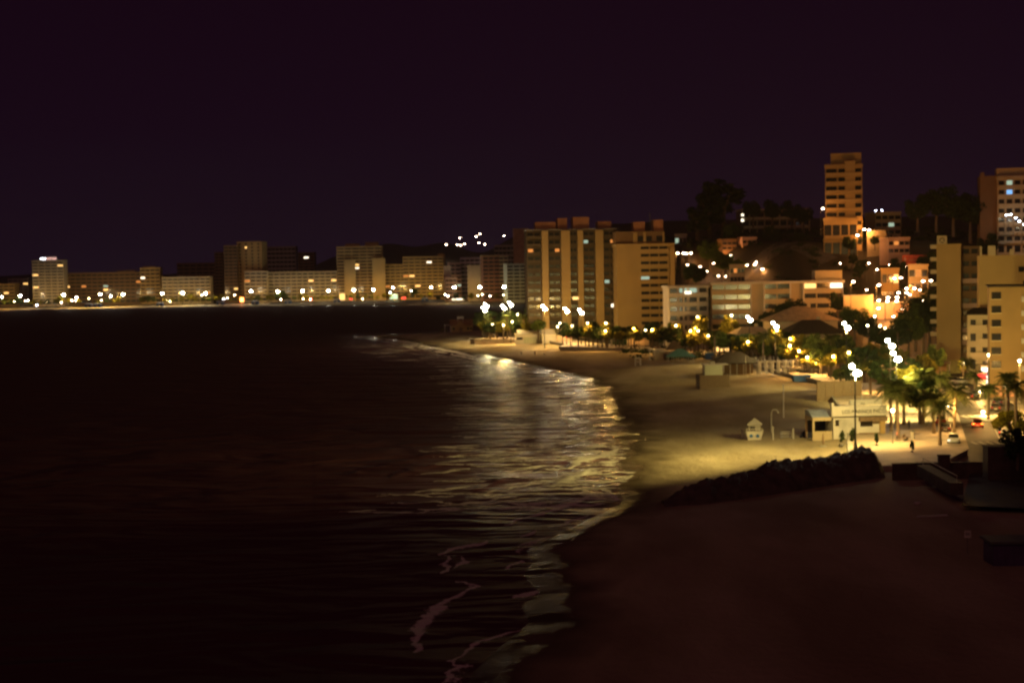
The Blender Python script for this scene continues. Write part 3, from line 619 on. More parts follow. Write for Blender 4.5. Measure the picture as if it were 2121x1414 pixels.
# --- the great ochre slab with four wall fins
def great_slab():
    Y, zb = 590, 3.5
    X0, Wd, H, _ = frame_of(1090, 1277, 476, Y, R(3), zb); n = 13; fh = H / n
    r = tag(empty("apartment_slab", (X0, Y, zb), R(3)), "huge ochre apartment slab with tall wall fins and balcony stacks", "building")
    MB().box(0, Wd, 0, 16, -6, H).build("wall", BAY_SHADE, r)
    MB().box(-.3, Wd + .3, -.3, 16.3, H, H + .35).build("roof", GREYW, r)
    sc = Wd / 187.
    for a, b, h in ((20, 62, 3.2), (66, 86, 4.6), (98, 132, 5.0), (150, 178, 3.0)): MB().box(a * sc, b * sc, 3, 12, H + .35, H + .35 + h).build("roof_room", BRICK, r)
    fins = [(31, 44), (71, 89), (105, 116), (142, 158)]
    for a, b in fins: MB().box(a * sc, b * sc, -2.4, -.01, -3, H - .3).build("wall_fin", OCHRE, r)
    bays = [(0, 31), (44, 71), (89, 105), (116, 142), (158, 187)]
    lit = {(10, 0): W_ORNG, (10, 1): W_ORNG, (11, 3): W_TEAL, (11, 4): W_ORNG, (3, 4): W_WHITE, (6, 4): W_TEAL}
    for k in range(n):
        for j, (a, b) in enumerate(bays):
            w = (b - a) * sc - .1
            if k: ob("balcony", balc_mesh(w, 1.7, 1.0, BAY_SHADE), None, r, (a * sc + .05, -.01, k * fh))
            for q in range(2):
                m = lit.get((k, j), GLASS) if q == (j + k) % 2 else GLASS
                ww = w * .34
                o = ob("window", win_mesh(ww, fh * .66, m), None, r, (a * sc + w * (.10 + .46 * q), 0, k * fh + .1))
                if m is not GLASS: o["label"] = "lit window"
    for a, k, m in ((93, 4, W_WARM), (99, 4, W_WARM)):
        o = ob("window", win_mesh(2.6, 1.2, m), None, r, (a * sc, -1.75, k * fh + 1.05)); o["label"] = "brightly lit balcony window"
    # brown end wing
    X1, W1, H1, _ = frame_of(1064, 1094, 474, 1236, R(3), zb)
    r1 = tag(empty("apartment_slab", (X1, 1236, zb), R(3)), "tall narrow brown tower showing beside the great slab's seaward end", "building")
    MB().box(0, W1, 0, 15, -6, H1).build("wall", BRICK, r1); MB().box(-.2, W1 + .2, -.2, 15, H1, H1 + .4).build("roof", OCHRE, r1)
    for k in range(1, 20): ob("window", win_mesh(3.2, 1.6, GLASS), None, r1, (W1 * .70, 0, k * H1 / 20 + .9))
    # right-hand block
    Y2 = 577
    X2, W2, H2, _ = frame_of(1277, 1396, 506, Y2, R(2), zb); n2 = 12; f2 = H2 / n2; s2 = W2 / 119.
    r2 = tag(empty("apartment_block", (X2, Y2, zb), R(2)), "ochre block with blank wall and balcony bands closing the great slab", "building")
    MB().box(0, W2, 0, 18, -6, H2 - .9).build("wall", OCHRE, r2)
    MB().box(-.4, W2 + .2, -.4, 18, H2 - .9, H2 + .3).build("roof", OCHRE, r2)
    MB().box(0, 98 * s2, 2, 15, H2 + .3, H2 + .3 + 4.6).box(0, 98 * s2, 1.4, 15, H2 + 4.9, H2 + 5.3).build("penthouse", BROWN, r2)
    for q in (44, 62, 84): ob("window", win_mesh(13 * s2, 2.2, GLASS), None, r2, (q * s2, 2, H2 + 1.2))
    for a, b in ((36, 44), (57, 62), (97, 100)): MB().box(a * s2, b * s2, 1.2, 1.98, H2 + .3, H2 + 5.0).build("pillar", OCHRE, r2)
    MB().box(38 * s2, 62 * s2, 4, 12, H2 + 5.3, H2 + 9.2).build("roof_room", BRICK, r2); MB().box(80 * s2, 100 * s2, 4, 12, H2 + 5.3, H2 + 10).build("roof_room", BRICK, r2)
    MB().tube([(74 * s2, 6, H2 + 5.3), (74 * s2, 6, H2 + 13)], .16, 6).box(73 * s2, 75 * s2, 5.5, 6.5, H2 + 9.5, H2 + 10.2).build("antenna_mast", METAL, r2)
    for k in range(1, n2):
        ob("balcony", balc_mesh(58 * s2, 1.5, 1.05, OCHRE), None, r2, (49 * s2, -.01, k * f2))
        for q in range(3):
            m = W_TEAL if (k, q) == (7, 0) else GLASS
            o = ob("window", win_mesh(17 * s2, f2 * .7, m), None, r2, ((50 + 19 * q) * s2, 0, k * f2 + .1))
            if m is not GLASS: o["label"] = "lit window"
    MB().box(110 * s2, 119 * s2, -1.5, -.01, -3, H2 - .95).build("wall_fin", OCHRE, r2)
great_slab()

# --- white low building in front of the hill
def white_flats():
    zb = 5.0
    for nm, lb, px0, px1, yt, Y, n, bays, yaw, lit in (
        ("apartment_block", "white five storey wing with framed balconies beside great slab", 1384, 1466, 593, 490, 6, 4, R(2), {(5, 1): W_TEAL, (5, 2): W_TEAL, (4, 1): GLASS}),
        ("apartment_block", "long low cream block with window strips below hill road", 1474, 1746, 584, 484, 6, 10, R(-6), {(5, 7): W_WARM, (5, 9): W_WHITE})):
        X0, Wd, H, _ = frame_of(px0, px1, yt, Y, yaw, zb); fh = H / n; bw = Wd / bays
        r = tag(empty(nm, (X0, Y, zb), yaw), lb, "building")
        MB().box(0, Wd, 0, 13, -4, H - .5).build("wall", WHITE if bays == 4 else CREAM, r)
        MB().box(-.5, Wd + .5, -.9, 13.4, H - .5, H + .25).build("roof", WHITE, r)
        for k in range(1, n):
            for j in range(bays):
                if bays == 10 and (j in (3, 6)): continue
                m = lit.get((k, j), GLASS); ww = bw * (.92 if bays == 10 else .72)
                o = ob("window", win_mesh(ww, fh * .46, m), None, r, (j * bw + (bw - ww) / 2, 0, k * fh + fh * .34))
                if m is not GLASS: o["label"] = "lit window"
            if bays == 10: ob("balcony", balc_mesh(bw * 2.8, 1.1, .95, CREAM), None, r, (.1, -.01, k * fh)); ob("balcony", balc_mesh(bw * 1.9, 1.1, .95, CREAM), None, r, (bw * 4.05, -.01, k * fh))
            else: ob("balcony", balc_mesh(Wd - .4, 1.2, .9, WHITE), None, r, (.2, -.01, k * fh))
        for j in ([0, 1.5, 3, 4] if bays == 4 else [3, 4, 6, 7, 10]):
            MB().box(max(.1, j * bw - .25), min(Wd - .1, j * bw + .25), -1.2, -.02, -2, H - .55).build("pillar", WHITE, r)
        if bays == 10:
            MB().box(Wd * .795, Wd, 2, 12, H + .25, H + 3.6).build("roof_room", CREAM, r)
            o = ob("window", win_mesh(3, .5, W_WHITE), None, r, (Wd * .33, -1.3, 1.2 * fh)); o["label"] = "lit window"
        else:
            o = ob("window", win_mesh(2.2, .9, W_WHITE), None, r, (bw * 1.6, -1.35, 5.2 * fh)); o["label"] = "lit window"
white_flats()

# --- villas with pitched roofs among the trees below the cream block
def villa(label, px0, px1, yeave, yridge, Y, roofm, ridge, zb=4.0, dep=12, gable=False):
    X0, Wd, H, _ = frame_of(px0, px1, yeave, Y, R(4), zb); h2 = at((px0 + px1) / 2, yridge, Y + dep / 2).z - zb
    r = tag(empty("villa", (X0, Y, zb), R(4)), label, "house")
    MB().box(.8, Wd - .8, .8, dep - .8, -3, H - .3).build("wall", CREAM, r)
    MB().hip(0, Wd, 0, dep, H, h2, ridge).build("roof", roofm, r)
    for j in range(4): ob("window", win_mesh(1.6, 1.4, GLASS), None, r, (1.4 + j * (Wd - 4.4) / 3, .8, 1.2))
    MB().box(Wd * .62, Wd * .62 + .9, dep * .55, dep * .55 + .9, H, h2 + .8).build("chimney", CREAM, r)
villa("villa with wide tan hipped roof below the cream block", 1592, 1742, 664, 634, 447, TANROOF, .18)
villa("villa with low dark hipped roof in front of tan roofed villa", 1630, 1752, 690, 662, 428, DARKROOF, .3)
villa("small pale roofed villa between trees and white mast lamps", 1524, 1606, 694, 676, 440, TANROOF, .5)

# --- the hill
building("apartment_tower", "lone twelve storey tower crowning the dark hill", 1709, 1786, 345, 556, 9, 3, 'bands', R(-13), 15, 38, OCHRE, group=None, lit=[(2, 1, W_WHITE)], roofbox=[(.15, .98, 5.2)], bal=2.0)
tag(building("stair_tower", "x", 1750, 1771, 338, 553.0, 9, 1, 'blank', R(-13), 4.4, 38, OCHRE)[0], "blank wall shaft up the middle of lone hill tower", "building")
building("apartment_block", "broad podium storeys at the lone hill tower's foot", 1706, 1776, 456, 552, 2, 4, 'bands', R(-13), 6, 34, OCHRE, lit=[])
X0, Wd, H, zb = frame_of(1796, 1835, 478, 548, R(8), 34)
wl = tag(empty("retaining_wall", (X0, 548, 34), R(8)), "lit boundary wall beside the lone hill tower's lamps", "wall"); MB().box(0, Wd, 0, .5, -3, H).build("wall", CREAM, wl); MB().box(-.1, Wd + .1, -.1, .6, H, H + .2).build("coping", CONC, wl)
building("house", "pale flat house behind the lone hill tower's wall", 1813, 1866, 443, 590, 3, 4, 'grid', R(6), 12, 42, CREAM, cat="house", lit=[(1, 2, W_TEAL)])
building("house", "small house on the dark slope below tower wall", 1840, 1884, 496, 530, 2, 4, 'grid', R(4), 10, 34, PINKW, cat="house", lit=[(1, 1, W_ORNG)])
building("house", "faintly lit square house in the dark hillside trees", 1538, 1567, 495, 585, 2, 3, 'grid', R(4), 9, 37, PINKW, cat="house")
building("house", "dim brown house beside the faintly lit square house", 1496, 1526, 499, 590, 2, 3, 'grid', R(4), 9, 37, BROWN, cat="house")
building("apartment_block", "long unlit hilltop block with pale pillars under trees", 1536, 1676, 436, 665, 3, 9, 'cells', R(3), 12, 44, BROWN, CREAM)
st = empty("street_light_column", at(1538, 459, 655), 0); tag(st, "bright vertical strip light at the hilltop block's corner", "light")
MB().box(-.5, .5, -.2, .2, -4, -.3).build("post", METAL, st)
for z in (0, 2.6): MB().box(-.55, .55, -.35, .2, z, z + (.9 if z else 1.2)).build("lamp_panel", W_WHITE, st)
sgn = empty("billboard", at(1869, 549, 520), R(3)); tag(sgn, "wide dim red billboard on the dark hillside", "sign")
MB().box(0, 9, -.1, .1, 0, 3.6).build("panel", mat("billboard_red", (.55, .11, .06), var=.35, scale=.6), sgn); MB().box(.6, .9, .1, .4, -6, 3.4).box(8.0, 8.3, .1, .4, -6, 3.4).build("post", METAL, sgn)
MB().box(.8, 1.1, -.16, -.1, .7, 2.9).box(.5, 1.4, -.16, -.1, 2.0, 2.3).build("emblem", PALEM, sgn); MB().box(2.4, 6.2, -.16, -.1, 1.5, 2.1).build("lettering", mat("billboard_ink", (.5, .2, .12)), sgn)
lamp(sgn, (4.5, -4, 4.5), 90, (1, .4, .2), .1)
building("house", "grey house above the upper road beside the great slab", 1398, 1422, 488, 640, 3, 3, 'grid', R(-6), 9, 30, GREYW, cat="house", lit=[(2, 0, W_TEAL)])
building("house", "low orange lit house at the upper road bend", 1512, 1542, 552, 548, 2, 4, 'grid', R(-8), 8, 24, CREAM, cat="house", lit=[(1, 1, W_ORNG)])
building("house", "small cream house right of the lamp cluster", 1612, 1648, 552, 552, 2, 4, 'grid', R(-8), 8, 27, CREAM, cat="house", lit=[(0, 2, W_ORNG)])
building("house", "ochre house above the orange retaining wall", 1826, 1862, 560, 512, 2, 3, 'grid', R(-12), 9, 16, OCHRE, cat="house", lit=[(1, 2, W_WARM)])
building("house", "pale house beside the hill road's top bend", 1882, 1922, 552, 505, 3, 3, 'grid', R(-14), 9, 15, CREAM, cat="house", lit=[(2, 1, W_ORNG)])
# long sodium-lit retaining wall and slope beside the hill road
X0, Wd, H, zb = frame_of(1748, 1808, 613, 452, R(6), 9)
wl = tag(empty("retaining_wall", (X0, 452, 9), R(6)), "orange lit retaining wall under the hill road lamps", "wall"); MB().box(0, Wd, 0, .6, -4, H).build("wall", CREAM, wl); MB().box(-.1, Wd + .1, -.12, .7, H, H + .35).build("coping", CONC, wl)
X0, Wd, H, zb = frame_of(1806, 1884, 628, 462, R(10), 10)
wl = tag(empty("retaining_wall", (X0, 462, 10), R(10)), "second orange lit wall climbing beyond the first retaining wall", "wall"); MB().box(0, Wd, 0, .6, -4, H).build("wall", PINKW, wl); MB().box(-.1, Wd + .1, -.12, .7, H, H + .35).build("coping", CONC, wl)

# --- right-hand side
def right_blocks():
    # A: slab with stub balconies
    Y, zb = 372, 3.0
    X0, Wd, H, _ = frame_of(1940, 1990, 508, Y, R(-17), zb); n = 10; fh = H / n
    r = tag(empty("apartment_slab", (X0, Y, zb), R(-17)), "tall ochre end wall with stub balconies and lettered chimney", "building")
    MB().box(0, Wd, 0, 20, -2, H).build("wall", OCHRE, r); MB().box(-.2, Wd + .2, -.2, 20, H, H + .35).build("roof", OCHRE, r)
    ch = MB().box(.1, 2.6, .1, 2, H + .35, H + 2.5).build("chimney", CREAM, r)
    mb = MB(); mb.tube([(1.35 + .55 * math.cos(a), .02, H + 1.35 + .55 * math.sin(a)) for a in [R(q) for q in range(-40, 221, 20)]], .12, 6); mb.box(1.0, 1.7, -.06, .1, H + .65, H + .82); mb.build("lettering", DARKROOF, ch)
    for k in range(1, n + 1): ob("balcony", balc_mesh(1.6, 1.3, .8, CREAM), None, r, (-1.61, 1.6, k * fh - .6))
    MB().box(.1, Wd, -.35, -.02, -1, 2.6).build("ground_floor_front", mat("lemon_render", (.55, .52, .18)), r)
    # recessed dark wing
    X1, W1, H1, _ = frame_of(1988, 2030, 512, Y + 5, R(-17), zb)
    r1 = tag(empty("apartment_block", (X1, Y + 5, zb), R(-17)), "shadowed balcony wing between the two ochre end walls", "building")
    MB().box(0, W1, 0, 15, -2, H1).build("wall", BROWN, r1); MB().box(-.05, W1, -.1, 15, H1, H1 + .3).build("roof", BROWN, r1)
    for k in range(1, n):
        ob("balcony", balc_mesh(W1 - .9, 2.2 if k < 8 else 1.2, 1.0, PINKW if k in (2, 3, 5, 7) else BROWN), None, r1, (.5, -.01, k * fh))
        for q in range(2): ob("window", win_mesh(W1 * .3, fh * .66, GLASS), None, r1, (W1 * (.16 + .42 * q), 0, k * fh + .1))
    # B
    YB = 338
    X2, W2, H2, _ = frame_of(2028, 2200, 528, YB, R(-17), zb)
    r2 = tag(empty("apartment_block", (X2, YB, zb), R(-17)), "big blank tan wall with crenellated roof behind low balcony block", "building")
    MB().box(0, W2, 0, 22, -2, H2).build("wall", OCHRE, r2)
    for a, b, h in ((.2, .6, 2.2), (2.0, 3.7, 2.3), (6.9, 7.7, 1.4), (10.0, 14, 1.6)): MB().box(a, b, .0, 1.8, H2, H2 + h).build("parapet_block", CREAM, r2)
    ob("window", win_mesh(1.4, 1.3, GLASS), None, r2, (8.8, 0, H2 - 4.0)); ob("window", win_mesh(1.4, 1.3, GLASS), None, r2, (9.8, 0, H2 - 7.4))
    # C
    YC = 296
    X3, W3, H3, _ = frame_of(2050, 2200, 594, YC, R(-17), zb); n3 = 8; f3 = H3 / n3
    CW = mat("umber_render", (.24, .15, .06), var=.12, scale=.2)
    r3 = tag(empty("apartment_block", (X3, YC, zb), R(-17)), "nearer ochre block with column of square dark windows", "building")
    MB().box(0, W3, 0, 16, -2, H3).build("wall", CW, r3); MB().box(-.4, W3, -.5, 16, H3, H3 + .35).build("roof", DARKROOF, r3)
    for k in range(2, n3):
        w = ob("window", win_mesh(1.9, f3 * .52, GLASS), None, r3, (.35, 0, k * f3 + .4)); MB().box(-.1, 2.0, -.22, -.06, -.12, 0).build("sill", CREAM, w)
        ob("balcony", balc_mesh(3, 1.0, .9, GREYW), None, r3, (6.2, -.01, k * f3))
    for x, w in ((.4, 2.0), (3.0, 2.2)): ob("shop_window", MB().box(0, w, -.06, .02, 0, 2.2).mesh("shop_window"), W_ORNG, r3, (x, 0, .2))
    # E: jumble of low balconied house left of C
    X4, W4, H4, _ = frame_of(2004, 2054, 652, 330, R(-17), zb); f4 = H4 / 5
    r4 = tag(empty("house", (X4, 330, zb), R(-17)), "cream house with stepped balconies beside the lit shopfronts", "house")
    MB().box(0, W4, 0, 7, -2, H4).build("wall", CREAM, r4); MB().hip(-.3, W4 + .3, -.4, 7.4, H4 + .25, H4 + 1.6, .5).build("roof", DARKROOF, r4)
    for k in range(1, 5):
        ob("balcony", balc_mesh(W4 * (.45 if k % 2 else .7), 1.3, .9, CREAM), None, r4, (W4 * (.5 if k % 2 else .1), -.01, k * f4))
        for q in range(2): ob("window", win_mesh(1.2, f4 * .56, GLASS), None, r4, (W4 * (.12 + .5 * q), 0, k * f4 + .3))
    # D on the hill, top right
    X5, W5, H5, _ = frame_of(2030, 2068, 366, 545, R(-14), 30)
    r5 = tag(empty("apartment_block", (X5, 545, 30), R(-14)), "brown blank end wall of the hilltop flats with blue window", "building")
    MB().box(0, W5, 0, 14, -4, H5).build("wall", BROWN, r5); MB().box(-.2, W5, -.2, 14, H5, H5 + .3).box(.1, 1.6, .1, 1.5, H5 + .3, H5 + 1.7).build("roof", BROWN, r5)
    building("apartment_block", "pale hilltop flats with a single blue lit window", 2066, 2200, 368, 541, 8, 8, 'bands', R(-14), 14, 34, CREAM, lit=[(6, 1, W_BLUE), (7, 1, W_TEAL)], wfrac=.7, roofbox=[(.0, 1., 3.8)])
right_blocks()

# shops on the right: lit fronts
def shop(label, px, py, Y, w, h, sign, front):
    p = at(px, py, Y); p.z = 3.0; r = tag(empty("shop", p, R(-8)), label, "shop")
    MB().box(0, w, 0, 5, 0, h).build("wall", CREAM, r); MB().box(.2, w - .2, -.06, .0, .1, h * .62).build("shop_window", front, r)
    MB().box(.1, w - .1, -.25, 0, h * .68, h * .9).build("sign_board", sign, r); MB().xprism([(0, h * .66), (-1.6, h * .55), (-1.6, h * .52), (0, h * .62)], 0, w).build("awning", REDP, r)
    lamp(r, (w / 2, -2.6, h + .4), 500, (1, .5, .2), .15); return r
shop("bright shopfront with white sign board on the street", 2032, 790, 324, 2.6, 4.6, glow("shop_sign", (1, .9, .75), 2.5), W_WHITE)
shop("shopfront with red glowing sign beside the bright shopfront", 2024, 800, 322, 2.0, 3.2, N_RED, W_WARM)
p = flat(1964, 792, 3.0); cp = tag(empty("street_pavilion", (101, 352, 3.0), R(3)), "dark flat roofed pavilion at the ochre end wall's foot", "pavilion")
MB().box(0, 8, 0, 5, 3.0, 3.5).build("roof", DARKROOF, cp); MB().box(.3, 7.7, 2.5, 4.8, 0, 3.0).build("wall", BROWN, cp)
for x in (.3, 2.7, 5.2, 7.5): MB().box(x, x + .2, .1, .3, 0, 3.0).build("post", METAL, cp)

# ------------------------------------------------------------------ lamps
LM = [(0, 'the dim low far block'), (98, 'the far sign tower'), (210, 'the long dark far block'), (311, 'the paler far end block'), (386, 'the lattice balcony far block'), (500, 'the far twin tower'),
      (590, 'the striped far block'), (660, "the striped far block's inland half"), (740, 'the stepped brown far tower'), (818, 'the plain gap block'), (880, 'the banded far tower'), (935, 'the pink far houses'), (985, 'the beige blank far block'), (1040, 'the brown gabled slab')]
def landmark(px): return min(LM, key=lambda q: abs(q[0] - px))[1]
MASTCOL = (1.0, .75, .21)
def mast_lamp(base, H, label, group, power, aim=None, double=True, late=False, size=150, blend=.25, color=MASTCOL, r=.42, off=(0, 0), spill=0, twin=None):
    t = empty("mast_lamp", base); (later if late else tag)(t, label, "lamp", group)
    MB().tube([(0, 0, -.5), (0, 0, H)], [.17, .09], 8).build("pole", BLACK, t)  # black colour stands in for the pole's silhouette
    MB().tube([(0, 0, 0), (0, 0, 1.2)], [.3, .24], 8).build("base", METAL, t)
    MB().tube([(-.75, 0, H - .5), (.75, 0, H - .5)], .06, 6).build("crossarm", METAL, t)
    hd = MB().ball((.35, 0, H - .35), (r * 1.1, r, r * .8)).build("lamp_head", L_WHITE, t)
    if double: MB().ball((-.5, 0, H + .75), (r * .75, r * .75, r * .6)).build("lamp_head", L_WHITE, t); MB().tube([(0, 0, H - .1), (-.5, 0, H + .4)], .05, 6).build("bracket", METAL, t)
    if aim: lamp(t, (.35, -.2 + off[1], H - 1.1), power, color, .3, 'SPOT', aim, size, blend)
    elif power: lamp(t, (.35, -.3, H - 1.1), power, color, .3)
    if twin: lamp(t, (.35, -.5, H - 1.1), power, color, .3, 'SPOT', twin, size, blend)
    if spill and spill > 2000: lamp(t, (-.5, .3, H + .3), spill, color, .25, 'SPOT', (.15, .7, -.65), 140, .3)
    elif spill: lamp(t, (.35, -.75, H - .35), spill, color, .25)
    return t
GN = "floodlight masts along the near beach"
NEAR = [ # head px, head py, distance, label, power, aim
    (1771, 768, 217, "dark floodlight mast in front of lettered beach restaurant", 85000, (-.80, .62, -.23)),
    (1856, 740, 252, "nearest of two floodlight masts above the dark round trees", 34000, (.66, .45, -.5)),
    (1844, 713, 277, "farther of two floodlight masts above the dark round trees", 34000, (.66, .45, -.5)),
    (1753, 676, 330, "floodlight mast shining beside the dark roofed villa", 19000, (-.92, .35, -.30)),
    (1605, 674, 382, "floodlight mast in front of the small pale roofed villa", 17000, (-.9, -.25, -.34)),
    (1552, 661, 420, "floodlight mast in front of the cream block's window strips", 17000, (-.75, -.5, -.36)),
    (1203, 646, 522, "brightest floodlight mast before the great slab's third fin", 16000, (.05, .7, -.45)),
    (1173, 643, 524, "floodlight mast before the great slab's second fin", 14500, (.05, .7, -.45)),
    (1127, 638, 526, "floodlight mast before the great slab's first fin", 14500, (.05, .7, -.45)),
    (1057, 630, 566, "taller floodlight mast behind lit trees beside white kiosk", 8000, (.1, .5, -.8)),
    (1043, 637, 570, "lower floodlight mast behind lit trees beside white kiosk", 5000, (.1, -.2, -.95)),
    (1007, 633, 590, "taller floodlight mast at the beach house end", 6500, (-.75, .2, -.6)),
    (1003, 641, 575, "lower floodlight mast at the beach house end", 5500, (-.8, -.3, -.55))]
for px, py, Y, lb, pw, aim in NEAR:
    h = at(px, py, Y); zb = 3.0 if Y < 470 else hz(h.x, h.y)
    mast_lamp((h.x, h.y, zb), h.z - zb, lb, GN, pw, aim, twin=((-1, .10, -.23) if Y < 220 else None), size=(68 if Y < 220 else 90 if 325 < Y < 430 else 158) if aim else 0, blend=(1.0 if Y < 220 else .75 if 325 < Y < 430 else .25), color=((1, .58, .11) if 515 < Y < 530 else MASTCOL), r=.55 if Y < 450 else .62, spill=(700 if Y > 470 else 21000 if Y < 220 else 2600 if 325 < Y < 430 else 0))
GF = "white mast lamps along the far shore"
for px, py, pw in [(3, 614, 6), (41, 612, 9), (131, 610, 9), (158, 615, 7), (207, 609, 9), (228, 613, 6), (254, 609, 9), (335, 607, 12), (378, 606, 12), (425, 607, 10), (519, 602, 9), (575, 603, 13), (626, 602, 14), (679, 601, 14), (732, 600, 10),
                   (772, 599, 13), (813, 595, 7), (892, 594, 7), (940, 594, 11), (993, 594, 11), (1043, 593, 11)]:
    Y = 1312 if px < 900 else np.interp(px, [890, 940, 993, 1043], [1300, 1225, 1185, 1140]); h = at(px, py, Y)
    mast_lamp((h.x, Y, 3.0), h.z - 3.0, "tall white mast lamp before " + landmark(px), GF, pw * (2800 if px < 900 else 3600), aim=(0, .85, -.5), size=150, color=(1, .57, .095), late=True, double=False, r=1.1 if pw > 8 else .8)
def street_lamp(px, py, Y, label, group, mat_, power, color, H=8.0, late=True, r=.40, gz=None):
    h = at(px, py, Y); zb = h.z - H if gz is None else gz
    t = empty("street_lamp", (h.x, h.y, zb)); (later if late else tag)(t, label, "street lamp", group); H = h.z - zb
    MB().tube([(0, 0, -2), (0, 0, H * .9), (.15, 0, H), (.6, 0, H + .1)], [.11, .08, .06, .05], 6).build("pole", METAL, t)
    MB().box(.45, 1.2, -.16, .16, H + .05, H + .2).build("housing", METAL, t)
    MB().ball((.8, 0, H - .05), (r * 1.3, r, r * .6), 8, 5).build("lamp_glass", mat_, t)
    if power: lamp(t, (.8, -.1, H - .6), power, color, .2)
    return t
SOD = (1.0, .36, .06)
GS = "street lamps on the hill roads"
for px, py, Y, lb, pw in [(1400, 524, 590, "upper road lamp beside the great slab's roofline", 1600), (1412, 524, 592, "upper road lamp beside the great slab's roofline", 0), (1417, 525, 594, "upper road lamp beside the great slab's roofline", 0), (1427, 524, 590, "upper road lamp beside the great slab's roofline", 1600),
        (1497, 528, 586, "paired lamp above the lit upper road bend", 1800), (1509, 528, 586, "paired lamp above the lit upper road bend", 0),
        (1543, 549, 560, "lamp in cluster above the cream block's roof", 1800), (1559, 548, 562, "lamp in cluster above the cream block's roof", 0), (1563, 543, 566, "lamp in cluster above the cream block's roof", 1500), (1572, 535, 572, "lamp in cluster above the cream block's roof", 0), (1590, 539, 570, "lamp in cluster above the cream block's roof", 1500), (1575, 557, 556, "lamp in cluster above the cream block's roof", 1200), (1591, 557, 556, "lamp in cluster above the cream block's roof", 1200),
        (1654, 565, 545, "paired lamp just above the cream block's long roof", 500), (1668, 564, 545, "paired lamp just above the cream block's long roof", 0),
        (1762, 583, 448, "orange lamp by the cream block's inland corner", 3000), (1815, 590, 452, "orange lamp high over the orange retaining wall", 3000),
        (1848, 576, 500, "lamp over the hill road's top bend", 1500), (1861, 575, 500, "lamp over the hill road's top bend", 0), (1873, 597, 480, "lamp over the hill road's middle", 2400), (1889, 597, 480, "lamp over the hill road's middle", 2400), (1856, 606, 474, "lamp over the hill road's middle", 0), (1873, 606, 474, "lamp over the hill road's middle", 2400),
        (1853, 615, 464, "lamp over the second orange wall", 2400), (1834, 616, 462, "lamp over the second orange wall", 0), (1833, 623, 455, "lamp over the second orange wall", 2400), (1815, 622, 450, "lamp over the second orange wall", 2400), (1852, 623, 455, "lamp over the second orange wall", 2400),
        (1814, 638, 430, "lamp on a tall post before the second orange wall", 1800), (1907, 582, 470, "paired lamp above dark trees by ochre wall", 700), (1923, 581, 470, "paired lamp above dark trees by ochre wall", 0), (1908, 623, 432, "lower paired lamp in dark trees by ochre end wall", 500), (1927, 622, 432, "lower paired lamp in dark trees by ochre end wall", 0),
        (1772, 487, 540, "orange lamp at the lone hill tower's foot", 1100), (1786, 475, 546, "orange lamp beside the lone hill tower's lit wall", 1500), (1796, 476, 546, "orange lamp beside the lone hill tower's lit wall", 1500), (1903, 438, 560, "small orange lamp alone on the dark hilltop", 120),
        (1700, 432, 549, "faint lamp seaward of the lone hill tower", 800)]:
    street_lamp(px, py, Y, lb, GS, L_SOD, pw * (2.0 if 425 < Y < 505 else 1.25), SOD)
for px, py, Y in [(1420, 548, 575), (1446, 552, 575), (1474, 545, 580), (1484, 571, 566), (1498, 572, 566), (1460, 562, 570), (1622, 540, 575), (1640, 534, 590), (1700, 524, 590), (1736, 545, 530), (1795, 545, 520), (1812, 558, 512), (1838, 548, 530), (1870, 552, 520), (1790, 600, 470), (1864, 640, 450), (1845, 655, 440), (1880, 610, 470), (1900, 600, 460)]:
    street_lamp(px, py, Y, "small slope lamp " + ("above the white wing" if px < 1500 else "above the cream block" if px < 1740 else "above the orange walls"), GS, L_SOD, 350, SOD, H=5, r=.3)
for px, py, Y, lb in [(1810, 436, 600, "bluish lamp behind the pale flat hill house"), (1823, 436, 600, "bluish lamp behind the pale flat hill house")]: street_lamp(px, py, Y, lb, GS, L_BLUE, 0, SOD, r=.22)
for px, py in [(2080, 445), (2089, 444), (2099, 451), (2107, 458), (2117, 465)]:
    street_lamp(px, py, 528, "white lamp in the descending row below hilltop flats", "five lamps below the hilltop flats", L_BLUE, 130, (1, .75, .35), H=5, r=.32)
GH = "scattered lamps on the far hill"
for px, py in [(923, 507), (951, 493), (946, 507), (953, 508), (961, 505), (985, 490), (993, 485), (991, 503), (1003, 506), (1043, 488), (1391, 484), (1398, 483), (1419, 485)]:
    street_lamp(px, py, 1950 if px < 1100 else 900, "pinkish lamp on the dark far hill" if px < 1100 else "pale lamp on the dark ridge beyond great slab", GH, L_SOD, 0, SOD, r=.9 if px < 1100 else .5)
